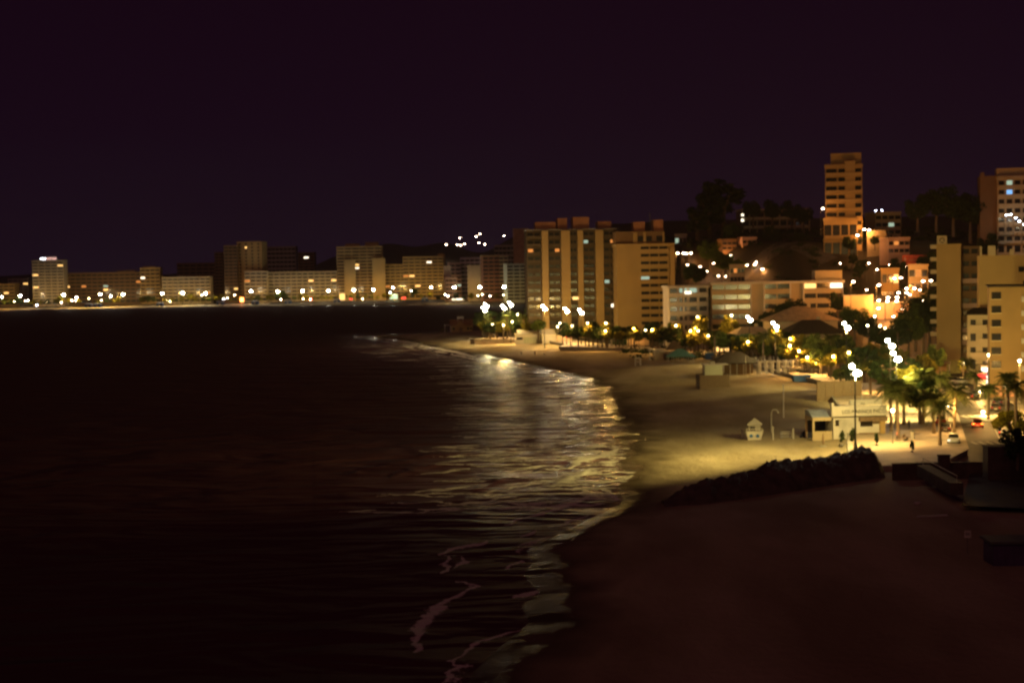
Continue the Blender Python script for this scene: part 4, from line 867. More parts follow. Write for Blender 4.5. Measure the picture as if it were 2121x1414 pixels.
# small promenade lamps among the trees, and along the far shore
GP = "globe lamps among the promenade trees"
def globe_lamp(px, py, Y, label, power, H=None, late=True, r=.29, group=GP, m=L_GLOBE, color=(1, .52, .12), z0=3.0):
    h = at(px, py, Y); H = h.z - z0
    t = empty("globe_lamp", (h.x, h.y, z0)); (later if late else tag)(t, label, "street lamp", group)
    MB().tube([(0, 0, -.3), (0, 0, .6), (0, 0, H - .2)], [.09, .06, .05], 6).build("pole", METAL, t)
    MB().ball((0, 0, H), r).build("globe", m, t); MB().tube([(0, 0, H + r * .9), (0, 0, H + r * 1.2)], [r * .7, .03], 8).build("cap", METAL, t)
    if power: lamp(t, (0, -.45, H - .1), power, color, .18)
    return t
for px, py, Y, pw, lb in [(1020, 672, 585, 900, "globe lamp in lit trees beside the beach house"), (1061, 666, 575, 700, "globe lamp behind the white kiosk"), (1072, 651, 580, 500, "globe lamp behind the white kiosk"), (1043, 673, 560, 1200, "globe lamp behind the white kiosk"),
        (1155, 676, 516, 600, "globe lamp beside the slatted white hut"), (1160, 669, 520, 0, "globe lamp beside the slatted white hut"), (1185, 675, 515, 500, "globe lamp before the great slab"), (1217, 669, 505, 1200, "globe lamp before the great slab"), (1255, 669, 505, 700, "globe lamp before the great slab"),
        (1254, 685, 498, 1100, "globe lamp within yellow palms by great slab"), (1313, 680, 488, 1300, "globe lamp within yellow palms by great slab"), (1351, 683, 486, 900, "globe lamp under the ochre block's blank wall"), (1337, 684, 490, 0, "globe lamp under the ochre block's blank wall"), (1445, 656, 468, 700, "tall globe lamp before the white five storey wing"),
        (1400, 674, 480, 600, "reddish globe lamp at the white wing's corner"), (1430, 685, 468, 900, "globe lamp at the white wing's doorway"), (1446, 685, 466, 0, "globe lamp at the white wing's doorway"), (1440, 679, 468, 600, "globe lamp at the white wing's doorway"),
        (1515, 653, 452, 700, "tall globe lamp beside the small villa"), (1467, 695, 452, 1100, "globe lamp in bright yellow promenade tree"), (1549, 708, 415, 1100, "globe lamp in bright yellow promenade tree"), (1590, 697, 405, 900, "globe lamp in bright yellow promenade tree"), (1609, 684, 398, 500, "globe lamp below the mast by small villa"), (1637, 701, 388, 1100, "globe lamp in bright yellow promenade tree"),
        (1636, 716, 380, 1100, "globe lamp in bright yellow promenade tree"), (1655, 727, 372, 1500, "globe lamp lighting the white pergola trees"), (1672, 740, 366, 1300, "globe lamp lighting the white pergola trees"), (1758, 730, 345, 1100, "globe lamp in trees behind the reed fence"), (1726, 738, 350, 900, "globe lamp in trees behind the reed fence"), (1800, 755, 312, 1300, "globe lamp in lit palm behind the reed fence"),
        (1849, 850, 224, 700, "small lit lamp post beside the beach restaurant"), (1700, 742, 362, 900, "globe lamp beside the raised deck"), (1715, 750, 358, 600, "globe lamp beside the raised deck"), (1690, 752, 364, 700, "globe lamp beside the raised deck"), (1530, 714, 424, 900, "globe lamp above the dark hipped pavilion"), (1896, 757, 300, 900, "globe lamp in the big dark promenade trees"), (1963, 840, 236, 600, "small lamp hanging in the dark street palm"),
        (1812, 655, 400, 500, "small white lamp at hill road's foot"), (1823, 675, 395, 500, "small white lamp at hill road's foot"), (1797, 674, 398, 0, "small white lamp at hill road's foot"), (1833, 680, 395, 300, "small white lamp at hill road's foot"),
        (2008, 729, 345, 3200, "white lamp under the stepped balconies"), (2048, 735, 300, 700, "tall narrow yellow lamp on the nearer ochre block"), (1996, 752, 338, 700, "globe lamp on the shopping street"), (2030, 812, 290, 500, "globe lamp over the parked cars"), (2112, 747, 262, 1300, "yellow lamp on the street's landward pavement"), (2084, 800, 262, 1300, "yellow lamp on the street's landward pavement"), (2036, 853, 262, 500, "globe lamp over the parked cars")]:
    globe_lamp(px, py, Y, lb, pw * (3.4 if 330 < Y < 515 else 5.6))
FG = "small lamps along the far waterfront"
for px, py, m, pw in [(30, 624, L_GLOBE, 0), (38, 624, L_GLOBE, 1200), (52, 623, L_SOD, 0), (58, 622, L_SOD, 1500), (76, 632, L_BLUE, 0), (97, 625, L_GLOBE, 1500), (127, 626, L_SOD, 1500), (149, 622, L_SOD, 0), (157, 622, L_SOD, 1800), (184, 618, L_GLOBE, 0), (210, 622, L_GLOBE, 1500), (345, 622, L_GLOBE, 1200), (352, 624, L_GLOBE, 0), (418, 611, L_GLOBE, 0),
        (463, 619, L_BLUE, 0), (471, 617, L_GLOBE, 1200), (486, 611, L_GLOBE, 0), (582, 620, L_SOD, 1200), (628, 619, L_GLOBE, 1200), (643, 620, L_SOD, 0), (751, 619, L_GLOBE, 1500), (808, 606, L_BLUE, 0), (852, 602, L_SOD, 0), (922, 610, L_SOD, 800), (928, 613, L_SOD, 800), (990, 612, L_GLOBE, 0), (999, 610, L_GLOBE, 500), (1015, 613, L_SOD, 800), (1043, 611, L_GLOBE, 500)]:
    globe_lamp(px, py, 1318 if px < 900 else 1180, "small street lamp before " + landmark(px), pw * 2.2, r=.6, group=FG, m=m)

# illuminated things at street level on the far shore
def lit_kiosk(px, py, Y, w, h, m, label, lightc=None):
    p = at(px, py, Y); r = tag(empty("lit_kiosk", (p.x, Y, 3.0)), label, "kiosk")
    MB().box(0, w, 0, 3, 0, h).build("wall", CREAM, r); MB().box(.15, w - .15, -.08, 0, .8, h - .5).build("lit_front", m, r); MB().box(-.3, w + .3, -.8, 3.2, h, h + .25).build("roof", METAL, r)
    if lightc: lamp(r, (w / 2, -3, h), 2200, lightc, .3)
lit_kiosk(497, 622, 1322, 3.5, 5, glow("sign_hot_orange", (1, .22, .05), 14), "glowing orange red kiosk at the far twin tower's foot", (1, .2, .04))
lit_kiosk(640, 622, 1322, 3, 4, N_RED, "small red lit kiosk before the striped far block")
lit_kiosk(724, 626, 1322, 3, 3, N_RED, "small red lit kiosk before the stepped brown far tower")
lit_kiosk(832, 624, 1318, 4, 3, N_RED, "small red lit kiosk before the banded far tower")
lit_kiosk(806, 618, 1320, 8, 5.5, glow("billboard_mint", (.75, 1, .62), 1.2), "pale green lit shopfront between the far towers", (.8, 1, .5))
lit_kiosk(703, 612, 1322, 5, 7, W_WARM, "two storey amber lit kiosk before the stepped tower")
lit_kiosk(936, 626, 1236, 11, 2.6, W_WHITE, "long white lit beach bar on the far sand")
GB = "blue beach huts on the far sand"
for px, lb in [(182, "blue beach hut on far sand before long dark block"), (201, "blue beach hut on far sand before long dark block"), (330, "blue beach hut on far sand before paler end block"), (455, "blue beach hut on far sand before the twin tower"), (528, "blue beach hut on far sand before the striped block"), (698, "blue beach hut on far sand before the stepped tower"), (880, "blue beach hut on far sand before the banded tower"), (596, "blue beach hut on far sand by the striped block")]:
    p = at(px, 628, 1304); r = later(empty("beach_hut", (p.x - 3, 1304, 1.6)), lb, "hut", GB)
    MB().box(0, 6, 0, 4, 0, 2.4).build("wall", BLUE, r); MB().hip(-.4, 6.4, -.4, 4.4, 2.6, 3.5, .6).build("roof", GREYW, r); MB().box(2.4, 3.4, -.06, 0, .1, 2.0).build("door", WHITE, r)

# far waterfront trees
GT = "trees along the far waterfront"
rnd = random.Random(11)
for px in list(range(8, 132, 13)) + list(range(140, 165, 12)) + list(range(202, 256, 11)) + list(range(296, 332, 12)) + list(range(340, 440, 13)) + list(range(448, 495, 15)) + list(range(520, 690, 11)) + list(range(700, 800, 14)) + list(range(806, 1060, 17)):
    q = px + rnd.uniform(-3, 3); Y = (1316 if q < 900 else 1215) + rnd.uniform(0, 12); p = at(q, 622, Y); h = rnd.uniform(5.0, 7.8) * (1.5 if rnd.random() < .15 else 1)
    later(tree((p.x, Y, 2.6), h, 'small_%d' % rnd.choice([0, 0, 0, 3, 1, 2])), "small waterfront tree before " + landmark(q), "tree", GT)

# near promenade trees
GPT = "trees along the near promenade"
def nt_(px, pybase, Y, toppx, kind, label, wide=1.0, z0=None):
    p = at(px, pybase, Y); z0 = (3.0 if z0 is None else z0); top = at(px, toppx, Y).z
    return later(tree((p.x, Y, z0), max(2., top - z0), kind, wide=wide), label, "tree", GPT)
for px, Y, top, kind, wide, lb in [
    (1004, 580, 660, 'broad_1', 1.0, "yellow lit tree beside the beach house"), (1016, 572, 668, 'small_2', 1.1, "dark rounded tree in the lit grove by beach house"), (1030, 575, 666, 'small_0', 1.0, "yellow lit tree in the grove behind white kiosk"), (1043, 568, 662, 'broad_1', 1.1, "brightest yellow tree in the grove behind white kiosk"), (1058, 590, 643, 'tall_0', 1.0, "tall green tree behind the lit grove"), (1024, 600, 640, 'tall_1', 1.1, "tall dark tree beneath the floodlights by beach house"), (1000, 612, 642, 'tall_1', 1.1, "tall dark tree beneath the floodlights by beach house"), (1075, 565, 664, 'small_5', 1.0, "dark rounded tree behind the white kiosk"), (1092, 560, 664, 'broad_1', 1.0, "amber tree behind the white kiosk roof"), (1116, 552, 660, 'broad_0', 1.0, "green lit tree behind the slatted white hut"), (1088, 600, 640, 'tall_0', 1.2, "tall tree beneath the great slab's brown wing"),
    (1165, 523, 664, 'tall_1', .9, "dark tree before the great slab's second fin"), (1182, 512, 680, 'broad_0', .9, "small green tree beside the red lit kiosk"), (1198, 510, 672, 'broad_2', 1.0, "dark tree before the great slab's third fin"), (1213, 508, 676, 'broad_0', 1.0, "green tree under the great slab's fourth bay"), (1228, 512, 662, 'tall_1', .9, "tall dark tree before the great slab's fourth fin"), (1275, 506, 672, 'tall_1', 1.0, "dark tree between the two yellow lit palms"), (1290, 508, 676, 'tall_1', 1.0, "dark tree between the two yellow lit palms"),
    (1352, 492, 684, 'broad_2', 1.0, "dark tree under the ochre block's balcony bands"), (1376, 490, 682, 'broad_2', 1.0, "dark tree under the ochre block's balcony bands"), (1392, 480, 690, 'broad_2', 1.2, "dark tree at the white wing's seaward corner"), (1457, 476, 672, 'tall_1', .8, "dark tree in front of the white wing's gap"), (1437, 462, 698, 'small_0', 1.0, "bright yellow small tree at the white wing"), (1466, 455, 690, 'broad_1', 1.0, "bright yellow tree beside the blue topped kiosk"), (1420, 466, 700, 'small_2', .9, "dark shrub like tree before the white wing"),
    (1490, 436, 684, 'tall_0', 1.0, "deep green tree above the dark hipped pavilion"), (1512, 440, 688, 'tall_1', 1.0, "dark tree above the dark hipped pavilion"), (1530, 428, 692, 'broad_1', 1.0, "yellow green tree above the dark hipped pavilion"), (1553, 420, 690, 'broad_1', 1.1, "yellow lit tree below the mast by cream block"), (1570, 414, 692, 'broad_1', 1.1, "yellow lit tree between two floodlight masts"), (1588, 402, 700, 'tall_0', 1.0, "dark green tree behind the white pergola"), (1606, 408, 686, 'tall_1', 1.0, "dark tree below the mast by small villa"), (1626, 388, 710, 'tall_1', 1.1, "rounded dark tree in front of the white pergola"), (1641, 394, 692, 'broad_1', 1.0, "yellow lit tree behind the rounded dark tree"), (1654, 378, 714, 'broad_1', 1.1, "brightest yellow tree over the white pergola"), (1671, 370, 722, 'broad_1', 1.0, "amber tree over the white pergola's inland end"), (1690, 388, 690, 'tall_0', 1.0, "dark tree beside the promenade ramp"), (1664, 400, 688, 'broad_1', 1.0, "yellow green tree below the dark roofed villa"),
    (1476, 452, 694, 'broad_1', 1.0, "amber tree above the cream arched kiosk"), (1500, 446, 700, 'broad_1', 1.0, "amber tree between cream kiosk and dark pavilion"), (1543, 424, 702, 'broad_4', 1.0, "yellow tree low behind the dark hipped pavilion"), (1600, 412, 706, 'broad_4', 1.0, "yellow tree low behind the white pergola"), (1632, 396, 716, 'broad_1', 1.0, "yellow tree in the gap behind white pergolas"), (1680, 380, 716, 'broad_4', 1.0, "yellow green tree at the raised deck"), (1712, 372, 726, 'broad_1', 1.0, "yellow tree low beside the raised deck"), (1738, 366, 726, 'broad_4', 1.0, "yellow tree low beneath the floodlight by villa"), (1700, 366, 706, 'tall_1', 1.0, "dark tree beside the promenade ramp"), (1716, 358, 712, 'tall_0', 1.0, "half lit tree left of the floodlight by dark villa"), (1733, 362, 700, 'tall_1', 1.1, "half lit tree under the floodlight by dark villa"), (1752, 352, 712, 'broad_1', 1.1, "yellow lit tree behind the reed fence"), (1775, 345, 716, 'tall_1', 1.0, "dark tree behind the reed fence"), (1790, 338, 716, 'tall_1', 1.2, "dark tree behind the reed fence"), (1742, 318, 760, 'broad_0', 1.2, "olive tree growing inside the reed fence"), (1765, 312, 752, 'broad_2', 1.3, "grey green tree inside the reed fence by mast"),
    (1836, 300, 738, 'tall_1', 1.2, "dark tree below the farther twin floodlight"), (1905, 250, 778, 'tall_1', 1.0, "mottled dark tree before the lit pavement"), (1893, 285, 752, 'broad_1', 1.1, "yellow green tree behind the mottled tree"), (1880, 300, 740, 'broad_2', 1.2, "green tree beneath the nearest twin floodlight")]:
    nt_(px, 700, Y, top, kind, lb, wide * 1.22)
rnd = random.Random(21); SE, LE = np.array(SEAEDGE, float), np.array(LANDEDGE, float)
for k in range(64):
    Y = rnd.uniform(335, 508); xa, xb = np.interp(Y, SE[:9, 1], SE[:9, 0]) if Y > 370 else 74, np.interp(Y, LE[:10, 1], LE[:10, 0])
    x = xa + 1.5 + (xb - xa + 5) * rnd.random(); kind = rnd.choice(['broad_1', 'broad_4', 'broad_0', 'tall_0', 'tall_1', 'broad_1', 'small_0']); h = rnd.uniform(4.5, 7.2) if kind[0] != 't' else rnd.uniform(7, 10)
    q = pxof((x, Y, 3))[0]; ref = min([(1165, "before the great slab's fins"), (1290, "between slab and blank walled block"), (1350, "before the blank walled block"), (1440, "before the white five storey wing"), (1520, "behind the dark hipped pavilion"), (1600, "behind the white pergolas"), (1690, "around the raised deck"), (1770, "behind the reed fence")], key=lambda a: abs(a[0] - q))[1]
    later(tree((x, Y, 3.0), h, kind, wide=rnd.uniform(1.0, 1.35)), ("pale tree " if kind in ('broad_1', 'broad_4', 'small_0') else "green tree ") + ref, "tree", GPT)
for o in [o for o in COL.objects if o.get("group") == GP and 330 < o.location.y < 515 and "small white" not in o["label"] and "stepped" not in o["label"]]:
    g = max((c.location.z for c in o.children if c.name.startswith("lamp_light")), default=None)
    if g is None: continue
    q = pxof(o.location)[0]; p = o.location + Vector((rnd.uniform(-.5, .5), rnd.uniform(.9, 1.5), 0))
    later(tree(p, max(4.2, g + rnd.uniform(.6, 1.8)), rnd.choice(['broad_1', 'broad_4', 'broad_7']), wide=rnd.uniform(.8, 1.05)), "lamp lit yellow tree " + min([(1180, "by the slatted hut"), (1250, "before the great slab"), (1340, "before the blank walled block"), (1440, "at the white wing"), (1540, "by the dark hipped pavilion"), (1640, "over the white pergolas"), (1720, "by the raised deck")], key=lambda a: abs(a[0] - q))[1], "tree", GPT)
# dark background trees
GBT = "dark trees on the slope"
for px, py, Y, h, kind, lb in [(1600, 650, 462, 12, 'big_0', "big dark tree against the cream block's wall"), (1640, 640, 466, 12.5, 'big_2', "big dark tree against the cream block's wall"), (1572, 650, 460, 9, 'big_0', "big dark tree against the cream block's wall"), (1770, 690, 430, 13, 'big_1', "dark tree between dark villa and orange wall"), (1800, 690, 420, 10, 'big_0', "dark tree between dark villa and orange wall"), (1735, 660, 456, 9, 'big_0', "dark tree behind the dark roofed villa"),
        (1896, 660, 410, 15, 'big_0', "dark slope tree beside the ochre end wall"), (1912, 690, 395, 15, 'big_2', "dark slope tree beside the ochre end wall"), (1925, 640, 425, 18, 'big_0', "dark slope tree beside the ochre end wall"), (1882, 720, 380, 12, 'big_1', "dark slope tree above the mottled promenade tree"), (1860, 730, 372, 11, 'big_0', "dark slope tree above the mottled promenade tree"), (1825, 720, 378, 9, 'big_2', "dark slope tree behind the twin floodlights"),
        (1410, 585, 560, 14, 'big_0', "dark tree below the lit upper road"), (1440, 580, 556, 13, 'big_2', "dark tree below the lit upper road"), (1470, 560, 575, 13, 'big_1', "dark tree under the paired upper road lamps"), (1500, 562, 566, 12, 'big_1', "dark tree under the paired upper road lamps"), (1530, 552, 560, 9, 'big_1', "dark tree under the paired upper road lamps"),
        (1470, 470, 640, 20, 'cypress_1', "very tall dark tree mass on the hill skyline"), (1500, 470, 645, 25, 'cypress_2', "very tall dark tree mass on the hill skyline"), (1445, 490, 630, 15, 'cypress_1', "very tall dark tree mass on the hill skyline"), (1560, 470, 640, 13, 'big_2', "dark tree before the long hilltop block"), (1600, 470, 645, 13, 'big_0', "dark tree before the long hilltop block"), (1640, 472, 642, 13, 'big_0', "dark tree before the long hilltop block"), (1665, 480, 630, 12, 'big_2', "dark tree before the long hilltop block"),
        (1900, 470, 560, 15, 'big_0', "dark hilltop tree between lone tower and flats"), (1940, 470, 560, 18, 'big_2', "dark hilltop tree between lone tower and flats"), (1975, 470, 556, 20, 'big_0', "dark hilltop tree between lone tower and flats"), (2010, 470, 550, 20, 'big_2', "dark hilltop tree between lone tower and flats"), (2045, 480, 532, 12, 'big_0', "dark hilltop tree below the blue window flats"), (1860, 520, 520, 9, 'big_0', "dark tree around the red billboard"), (1925, 530, 512, 13, 'big_2', "dark tree around the red billboard"), (1600, 520, 590, 11, 'big_0', "dark tree by the faintly lit square house"), (1520, 520, 600, 13, 'big_2', "dark tree by the faintly lit square house"), (1660, 530, 580, 10, 'big_0', "dark tree below the lone hill tower"), (1715, 525, 575, 8, 'big_2', "dark tree below the lone hill tower"), (1760, 530, 545, 8, 'big_0', "dark tree below the lone hill tower"), (1812, 505, 545, 6, 'big_2', "dark tree below the lit hill wall")]:
    p = at(px, py, Y); p.z = min(p.z, hz(p.x, p.y) + 4)
    later(tree(p, h, kind, wide=2.3 if kind[0] == 'c' else 1.0), lb, "tree", GBT)
rnd = random.Random(31)
for k in range(34):
    x, y = rnd.uniform(72, 138), rnd.uniform(500, 556)
    if abs(y - (578 - (x - 78) * .6)) < 7: continue
    later(tree((x, y, hz(x, y) - .3), rnd.uniform(3.5, 7.5), rnd.choice(['big_0', 'big_2', 'tall_1', 'broad_2']), wide=1.3), "small slope tree " + ("below the lone hill tower" if x > 108 else "under the lamp cluster"), "tree", GBT)
rnd = random.Random(5); mb = MB()
for _ in range(620):
    x, y = rnd.uniform(38, 200), rnd.uniform(440, 690)
    c = Vector((x, y, hz(x, y))); w = rnd.uniform(.7, 2.2)
    if abs(c.x - np.interp(y, [400, 425, 455, 490, 520], [98, 108, 118, 126, 140])) < 6 and y < 522: continue
    for k in range(46):
        p = c + Vector((rnd.gauss(0, w * .6), rnd.gauss(0, w * .6), abs(rnd.gauss(0, w * .45)))); a = Vector((rnd.gauss(0, 1), rnd.gauss(0, 1), rnd.gauss(0, 1))).normalized() * rnd.uniform(.3, .6); b = a.orthogonal().normalized() * .3
        mb.add([p - a, p + b, p + a, p - b], [(0, 1, 2, 3)])
struct(mb.build("undergrowth", LEAFD), 'stuff')
# palms
GPA = "palms of the near promenade"
for px, Y, topy, v, L, lb in [(1258, 500, 688, 0, 2.7, "yellow lit palm before the great slab's last bay"), (1247, 503, 692, 1, 2.4, "shorter yellow palm beside the great slab"), (1307, 489, 688, 2, 3.0, "yellow lit palm under the ochre block's blank wall"), (1408, 470, 700, 0, 1.6, "thin lit palm before the white five storey wing"), (1803, 308, 756, 1, 2.6, "lit palm behind the reed fence"),
        (1860, 230, 812, 0, 3.5, "big shaggy palm beside the lettered beach restaurant"), (1846, 240, 800, 3, 3.3, "shaggy palm just behind the restaurant's big palm"), (1872, 250, 796, 4, 3.3, "tall palm between restaurant palms and lit pavement"), (1934, 236, 826, 3, 3.2, "shaggy palm whose trunk stands by parked cars"), (1947, 221, 842, 4, 3.0, "low palm whose trunk stands nearest the silver car"), (1916, 262, 800, 3, 3.0, "palm beside the mottled promenade tree"), (1977, 236, 808, 2, 3.4, "dark street palm beside the parked white car"), (2047, 256, 806, 1, 2.7, "palm on the traffic island in the street"), (2105, 232, 800, 0, 3.2, "dark palm overhanging the street's landward side"), (2088, 248, 782, 1, 2.6, "lit palm by the yellow hedge"), (1012, 578, 655, 0, 2.8, "tall palm in the grove beside the beach house"), (1050, 572, 652, 1, 2.8, "tall palm rising from the grove behind white kiosk"), (1084, 562, 655, 2, 2.8, "tall palm behind the white kiosk's roof"), (1480, 430, 690, 1, 2.6, "palm beside the dark hipped pavilion"), (1580, 396, 694, 2, 2.8, "palm at the white pergola's seaward end"), (1722, 360, 700, 0, 2.8, "palm between raised deck and reed fence"), (1912, 250, 775, 1, 2.9, "tall palm among the dark round promenade trees"), (1945, 262, 780, 2, 2.9, "tall palm over the promenade's landward edge"), (2003, 330, 748, 2, 2.6, "small palm before the stepped balconies"), (2020, 300, 775, 0, 2.4, "palm beside the bright shopfront")]:
    h = at(px, topy, Y); later(palm((h.x, Y, 3.0), h.z - 3.0, v, L), lb, "palm tree", GPA)
hb = empty("hedge", (flat(2100, 900, 3.0)), R(20)); tag(hb, "tall yellow lit hedge on the street's landward side", "hedge")
cm = leafmesh("foliage", 3.4, 2.2, 1800, .5, 77, 20); cm.materials.append(LEAF_LIT); ob("foliage", cm, None, hb, (0.5, 1.5, 2.0)); MB().tube([(0, 1, -.2), (0, 1, 2)], .1, 6).tube([(1.5, 1.2, -.2), (1.5, 1.2, 2)], .1, 6).build("stem", BARK, hb)

# ------------------------------------------------------------------ beach things
def gp(px, py): return ground(px, py)
def beach_house():
    p = at(935, 686, 668); p.z = hz(p.x, p.y); r = tag(empty("beach_house", p, R(6)), "lone gabled beach house on the sand spit", "house")
    MB().box(0, 10, 0, 7, -.5, 3.2).build("wall", OCHRE, r); MB().xprism([(-.6, 3.1), (3.5, 5.6), (7.6, 3.1), (7.6, 3.35), (3.5, 5.9), (-.6, 3.35)], -.5, 10.5).build("roof", BRICK, r)
    MB().prism([(2.2, -.9), (6.6, -.9), (6.6, 0), (2.2, 0)], -.5, 3.0).add([(2.0, -1.0, 3.0), (6.8, -1.0, 3.0), (4.4, -1.0, 5.2), (2.0, 3, 3.0), (6.8, 3, 3.0), (4.4, 3, 5.2)], [(0, 1, 2), (5, 4, 3), (0, 2, 5, 3), (1, 4, 5, 2), (0, 3, 4, 1)]).build("porch", OCHRE, r)
    for x in (.6, 7.4, 8.8): ob("window", win_mesh(1.0, 1.3, GLASS), None, r, (x, 0, 1.0))
    ob("door", MB().box(3.6, 5.2, -.98, -.9, -.3, 2.2).mesh("door"), WOOD, r)
    MB().box(2.8, 6, 1.2, 1.5, 6.3, 7.4).box(3.1, 3.3, 1.3, 1.4, 4.5, 6.3).box(5.4, 5.6, 1.3, 1.4, 4.5, 6.3).build("roof_sign", WHITE, r)
    c = tag(empty("shade_canopy", at(921, 686, 668), R(6)), "flat shade canopy on posts beside the beach house", "canopy"); c.location.z = hz(c.location.x, c.location.y)
    MB().box(0, 3, 0, 3, 3.5, 3.8).build("roof", WHITE, c)
    for x, y in ((.1, .1), (2.7, .1), (.1, 2.7), (2.7, 2.7)): MB().box(x, x + .18, y, y + .18, -.3, 3.5).build("post", WHITE, c)
    b = tag(empty("bush", gp(918, 688)), "yellowish bush at the shade canopy's foot", "bush"); m = leafmesh("foliage", 2.0, 1.2, 350, .5, 5, 8); m.materials.append(LEAF_LIT); ob("foliage", m, None, b, (0, 0, 1.0))
beach_house()
def hutbox(name, label, cat, px0, px1, ybase, ytop, wall, roofm, dep=4, yaw=0, over=.3, door=None, zb=None):
    p = gp(px0, ybase); W_ = (px1 - px0) * p.y / F_PX; H = (ybase - ytop) * p.y / F_PX
    if zb is not None: p.z = zb
    r = tag(empty(name, p, yaw), label, cat)
    MB().box(0, W_, 0, dep, -.5, H - .25).build("wall", wall, r); MB().box(-over, W_ + over, -over, dep + over, H - .25, H).build("roof", roofm, r)
    return r, W_, H
r, w, h = hutbox("beach_kiosk", "long white beach kiosk with slatted shutters and sloping roof", "kiosk", 1067, 1123, 713, 692, WHITE, PALEM, 5)
MB().xprism([(0, h), (0, h + .15), (5, h + 1.5), (5, h)], .8, w - .2).build("pitched_roof", PALEM, r); ob("window", win_mesh(2.4, .9, GLASS), None, r, (.6, 0, 1.8))
for k in range(6): ob("shutter", MB().box(0, 1.0, -.07, 0, 0, 2.2).mesh("shutter"), GREENW, r, (3.4 + k * 1.15, 0, .5))
r, w, h = hutbox("slatted_hut", "white slatted hut with grey screen on top", "hut", 1123, 1152, 713, 693, WHITE, PALEM, 4.5)
MB().box(0, w, 0, .1, h, h + 1.9).build("screen", GREYW, r)
for k in range(9): ob("slat_panel", MB().box(0, .34, -.08, 0, 0, h - 1.0).mesh("slat_panel"), PALEM, r, (.15 + k * w / 9.2, 0, .3))
r, w, h = hutbox("promenade_kiosk", "small lit kiosk with two red signs by slatted hut", "kiosk", 1153, 1186, 712, 691, CREAM, OCHRE, 4, zb=3.0)
for x in (3.4, 4.8): MB().box(x, x + .8, -.3, -.05, 1.4, 3.0).build("red_sign", N_RED, r); MB().ball((x + .4, -.4, 2.5), .3).build("lamp_globe", L_SOD, r)
lamp(r, (3, -2.5, 3.2), 900, (1, .5, .25), .2)
def frame_chair(px, ybase, ytop, wpx, label):
    p = gp(px, ybase); s = p.y / F_PX; H = (ybase - ytop) * s; W_ = wpx * s
    r = tag(empty("lifeguard_chair", p), label, "lifeguard chair")
    for x in (0, W_): MB().tube([(x, -.5, -.2), (x * .9 + .05 * W_, .2, H)], .14, 6).build("leg", PALEM, r); MB().tube([(x, 1.3, -.2), (x * .9 + .05 * W_, .5, H)], .12, 6).build("leg", PALEM, r)
    MB().box(-.1, W_ + .1, -.1, .9, H - .25, H).build("seat", PALEM, r); MB().box(0, W_, -.25, -.1, H * .45, H * .52).build("rung", PALEM, r)
frame_chair(1316, 757, 741, 11, "white lifeguard chair alone on the open sand")
r, w, h = hutbox("beach_hut", "cream cabin beside the green beach canopy", "hut", 1357, 1386, 746, 728, CREAM, CONC, 4)
MB().box(-1.8, w * .6, -.2, 4, h + .5, h + .75).build("upper_roof", PALEM, r); MB().box(-1.7, -1.5, 0, .2, -.5, h + .5).build("post", PALEM, r); ob("door", MB().box(2.6, 3.5, -.06, 0, 0, 2).mesh("door"), WOOD, r)
def canopy(name, label, px0, px1, ybase, yeave, yapex, m, posts, dep=6, ridge=.15, yaw=0, walls=None):
    p = gp(px0, ybase); s = p.y / F_PX; W_ = (px1 - px0) * s; He, Ha = (ybase - yeave) * s, (ybase - yapex) * s
    r = tag(empty(name, p, yaw), label, "pavilion" if walls else "canopy"); MB().hip(-.4, W_ + .4, -.6, dep + .6, He, Ha, ridge).build("roof", m, r)
    for k in range(posts):
        for y in (.1, dep - .25): MB().box(.1 + k * (W_ - .4) / (posts - 1), .28 + k * (W_ - .4) / (posts - 1), y, y + .18, -.4, He - .25).build("post", PALEM, r)
    if walls: MB().box(W_ * .15, W_ * .95, dep * .45, dep - .3, -.4, He - .3).build("wall", walls, r)
    return r, W_, He
canopy("beach_canopy", "green canvas canopy on pale posts over beach tables", 1384, 1438, 752, 739, 725, GREENC, 6)
canopy("thatched_parasol", "dark thatched shade peeping behind the green canopy", 1383, 1414, 738, 722, 706, THATCH, 2, dep=4)
canopy("beach_pavilion", "dark hip roofed beach bar pavilion with open sides", 1484, 1570, 779, 752, 731, DARKROOF, 7, dep=9, ridge=.3, walls=BROWN)
p = gp(1450, 806); s = p.y / F_PX; r = tag(empty("fence_enclosure", p, R(2)), "square enclosure of dark reed fencing on the sand", "fence")
w = 62 * s; hh = 29 * s
MB().box(0, w, 0, .12, -.3, hh).build("fence_panel", REED, r); MB().box(0, .12, .12, 6, -.3, hh).build("fence_panel", REED, r); MB().box(w - .12, w, .12, 6, -.3, hh).build("fence_panel", REED, r); MB().box(.12, w - .12, 5.88, 6, -.3, hh).build("fence_panel", REED, r)
p = gp(1450, 806); r = tag(empty("cabin", (p.x + 1.4, p.y + 1.6, p.z), R(2)), "pale cabin standing inside the dark reed enclosure", "cabin")
MB().box(0, 4.4, 0, 3.4, -.3, hh + 2.3).build("wall", GREENW, r); MB().box(-.4, 5.8, -.3, 3.8, hh + 2.3, hh + 2.55).build("roof", PALEM, r); MB().box(1.4, 2.6, .4, 1.4, hh + 2.55, hh + 3.2).build("roof_box", CONC, r)
def pergola(label, px0, px1, ybase, ytop, dep, n, zb=3.0):
    p = flat(px0, ybase, zb); s = p.y / F_PX; W_ = (px1 - px0) * s; H = (ybase - ytop) * s
    r = tag(empty("pergola", p, R(-4)), label, "pergola")
    for k in range(n):
        x = k * (W_ - .3) / (n - 1)
        for y in (0, dep): MB().box(x, x + .3, y, y + .3, 0, H - .3).build("post", WHITE, r)
        MB().box(x + .05, x + .25, -.6, dep + .9, H - .1, H + .12).build("rafter", WHITE, r)
    for y in (0, dep): MB().box(-.5, W_ + .5, y + .02, y + .28, H - .3, H - .1).build("beam", WHITE, r)
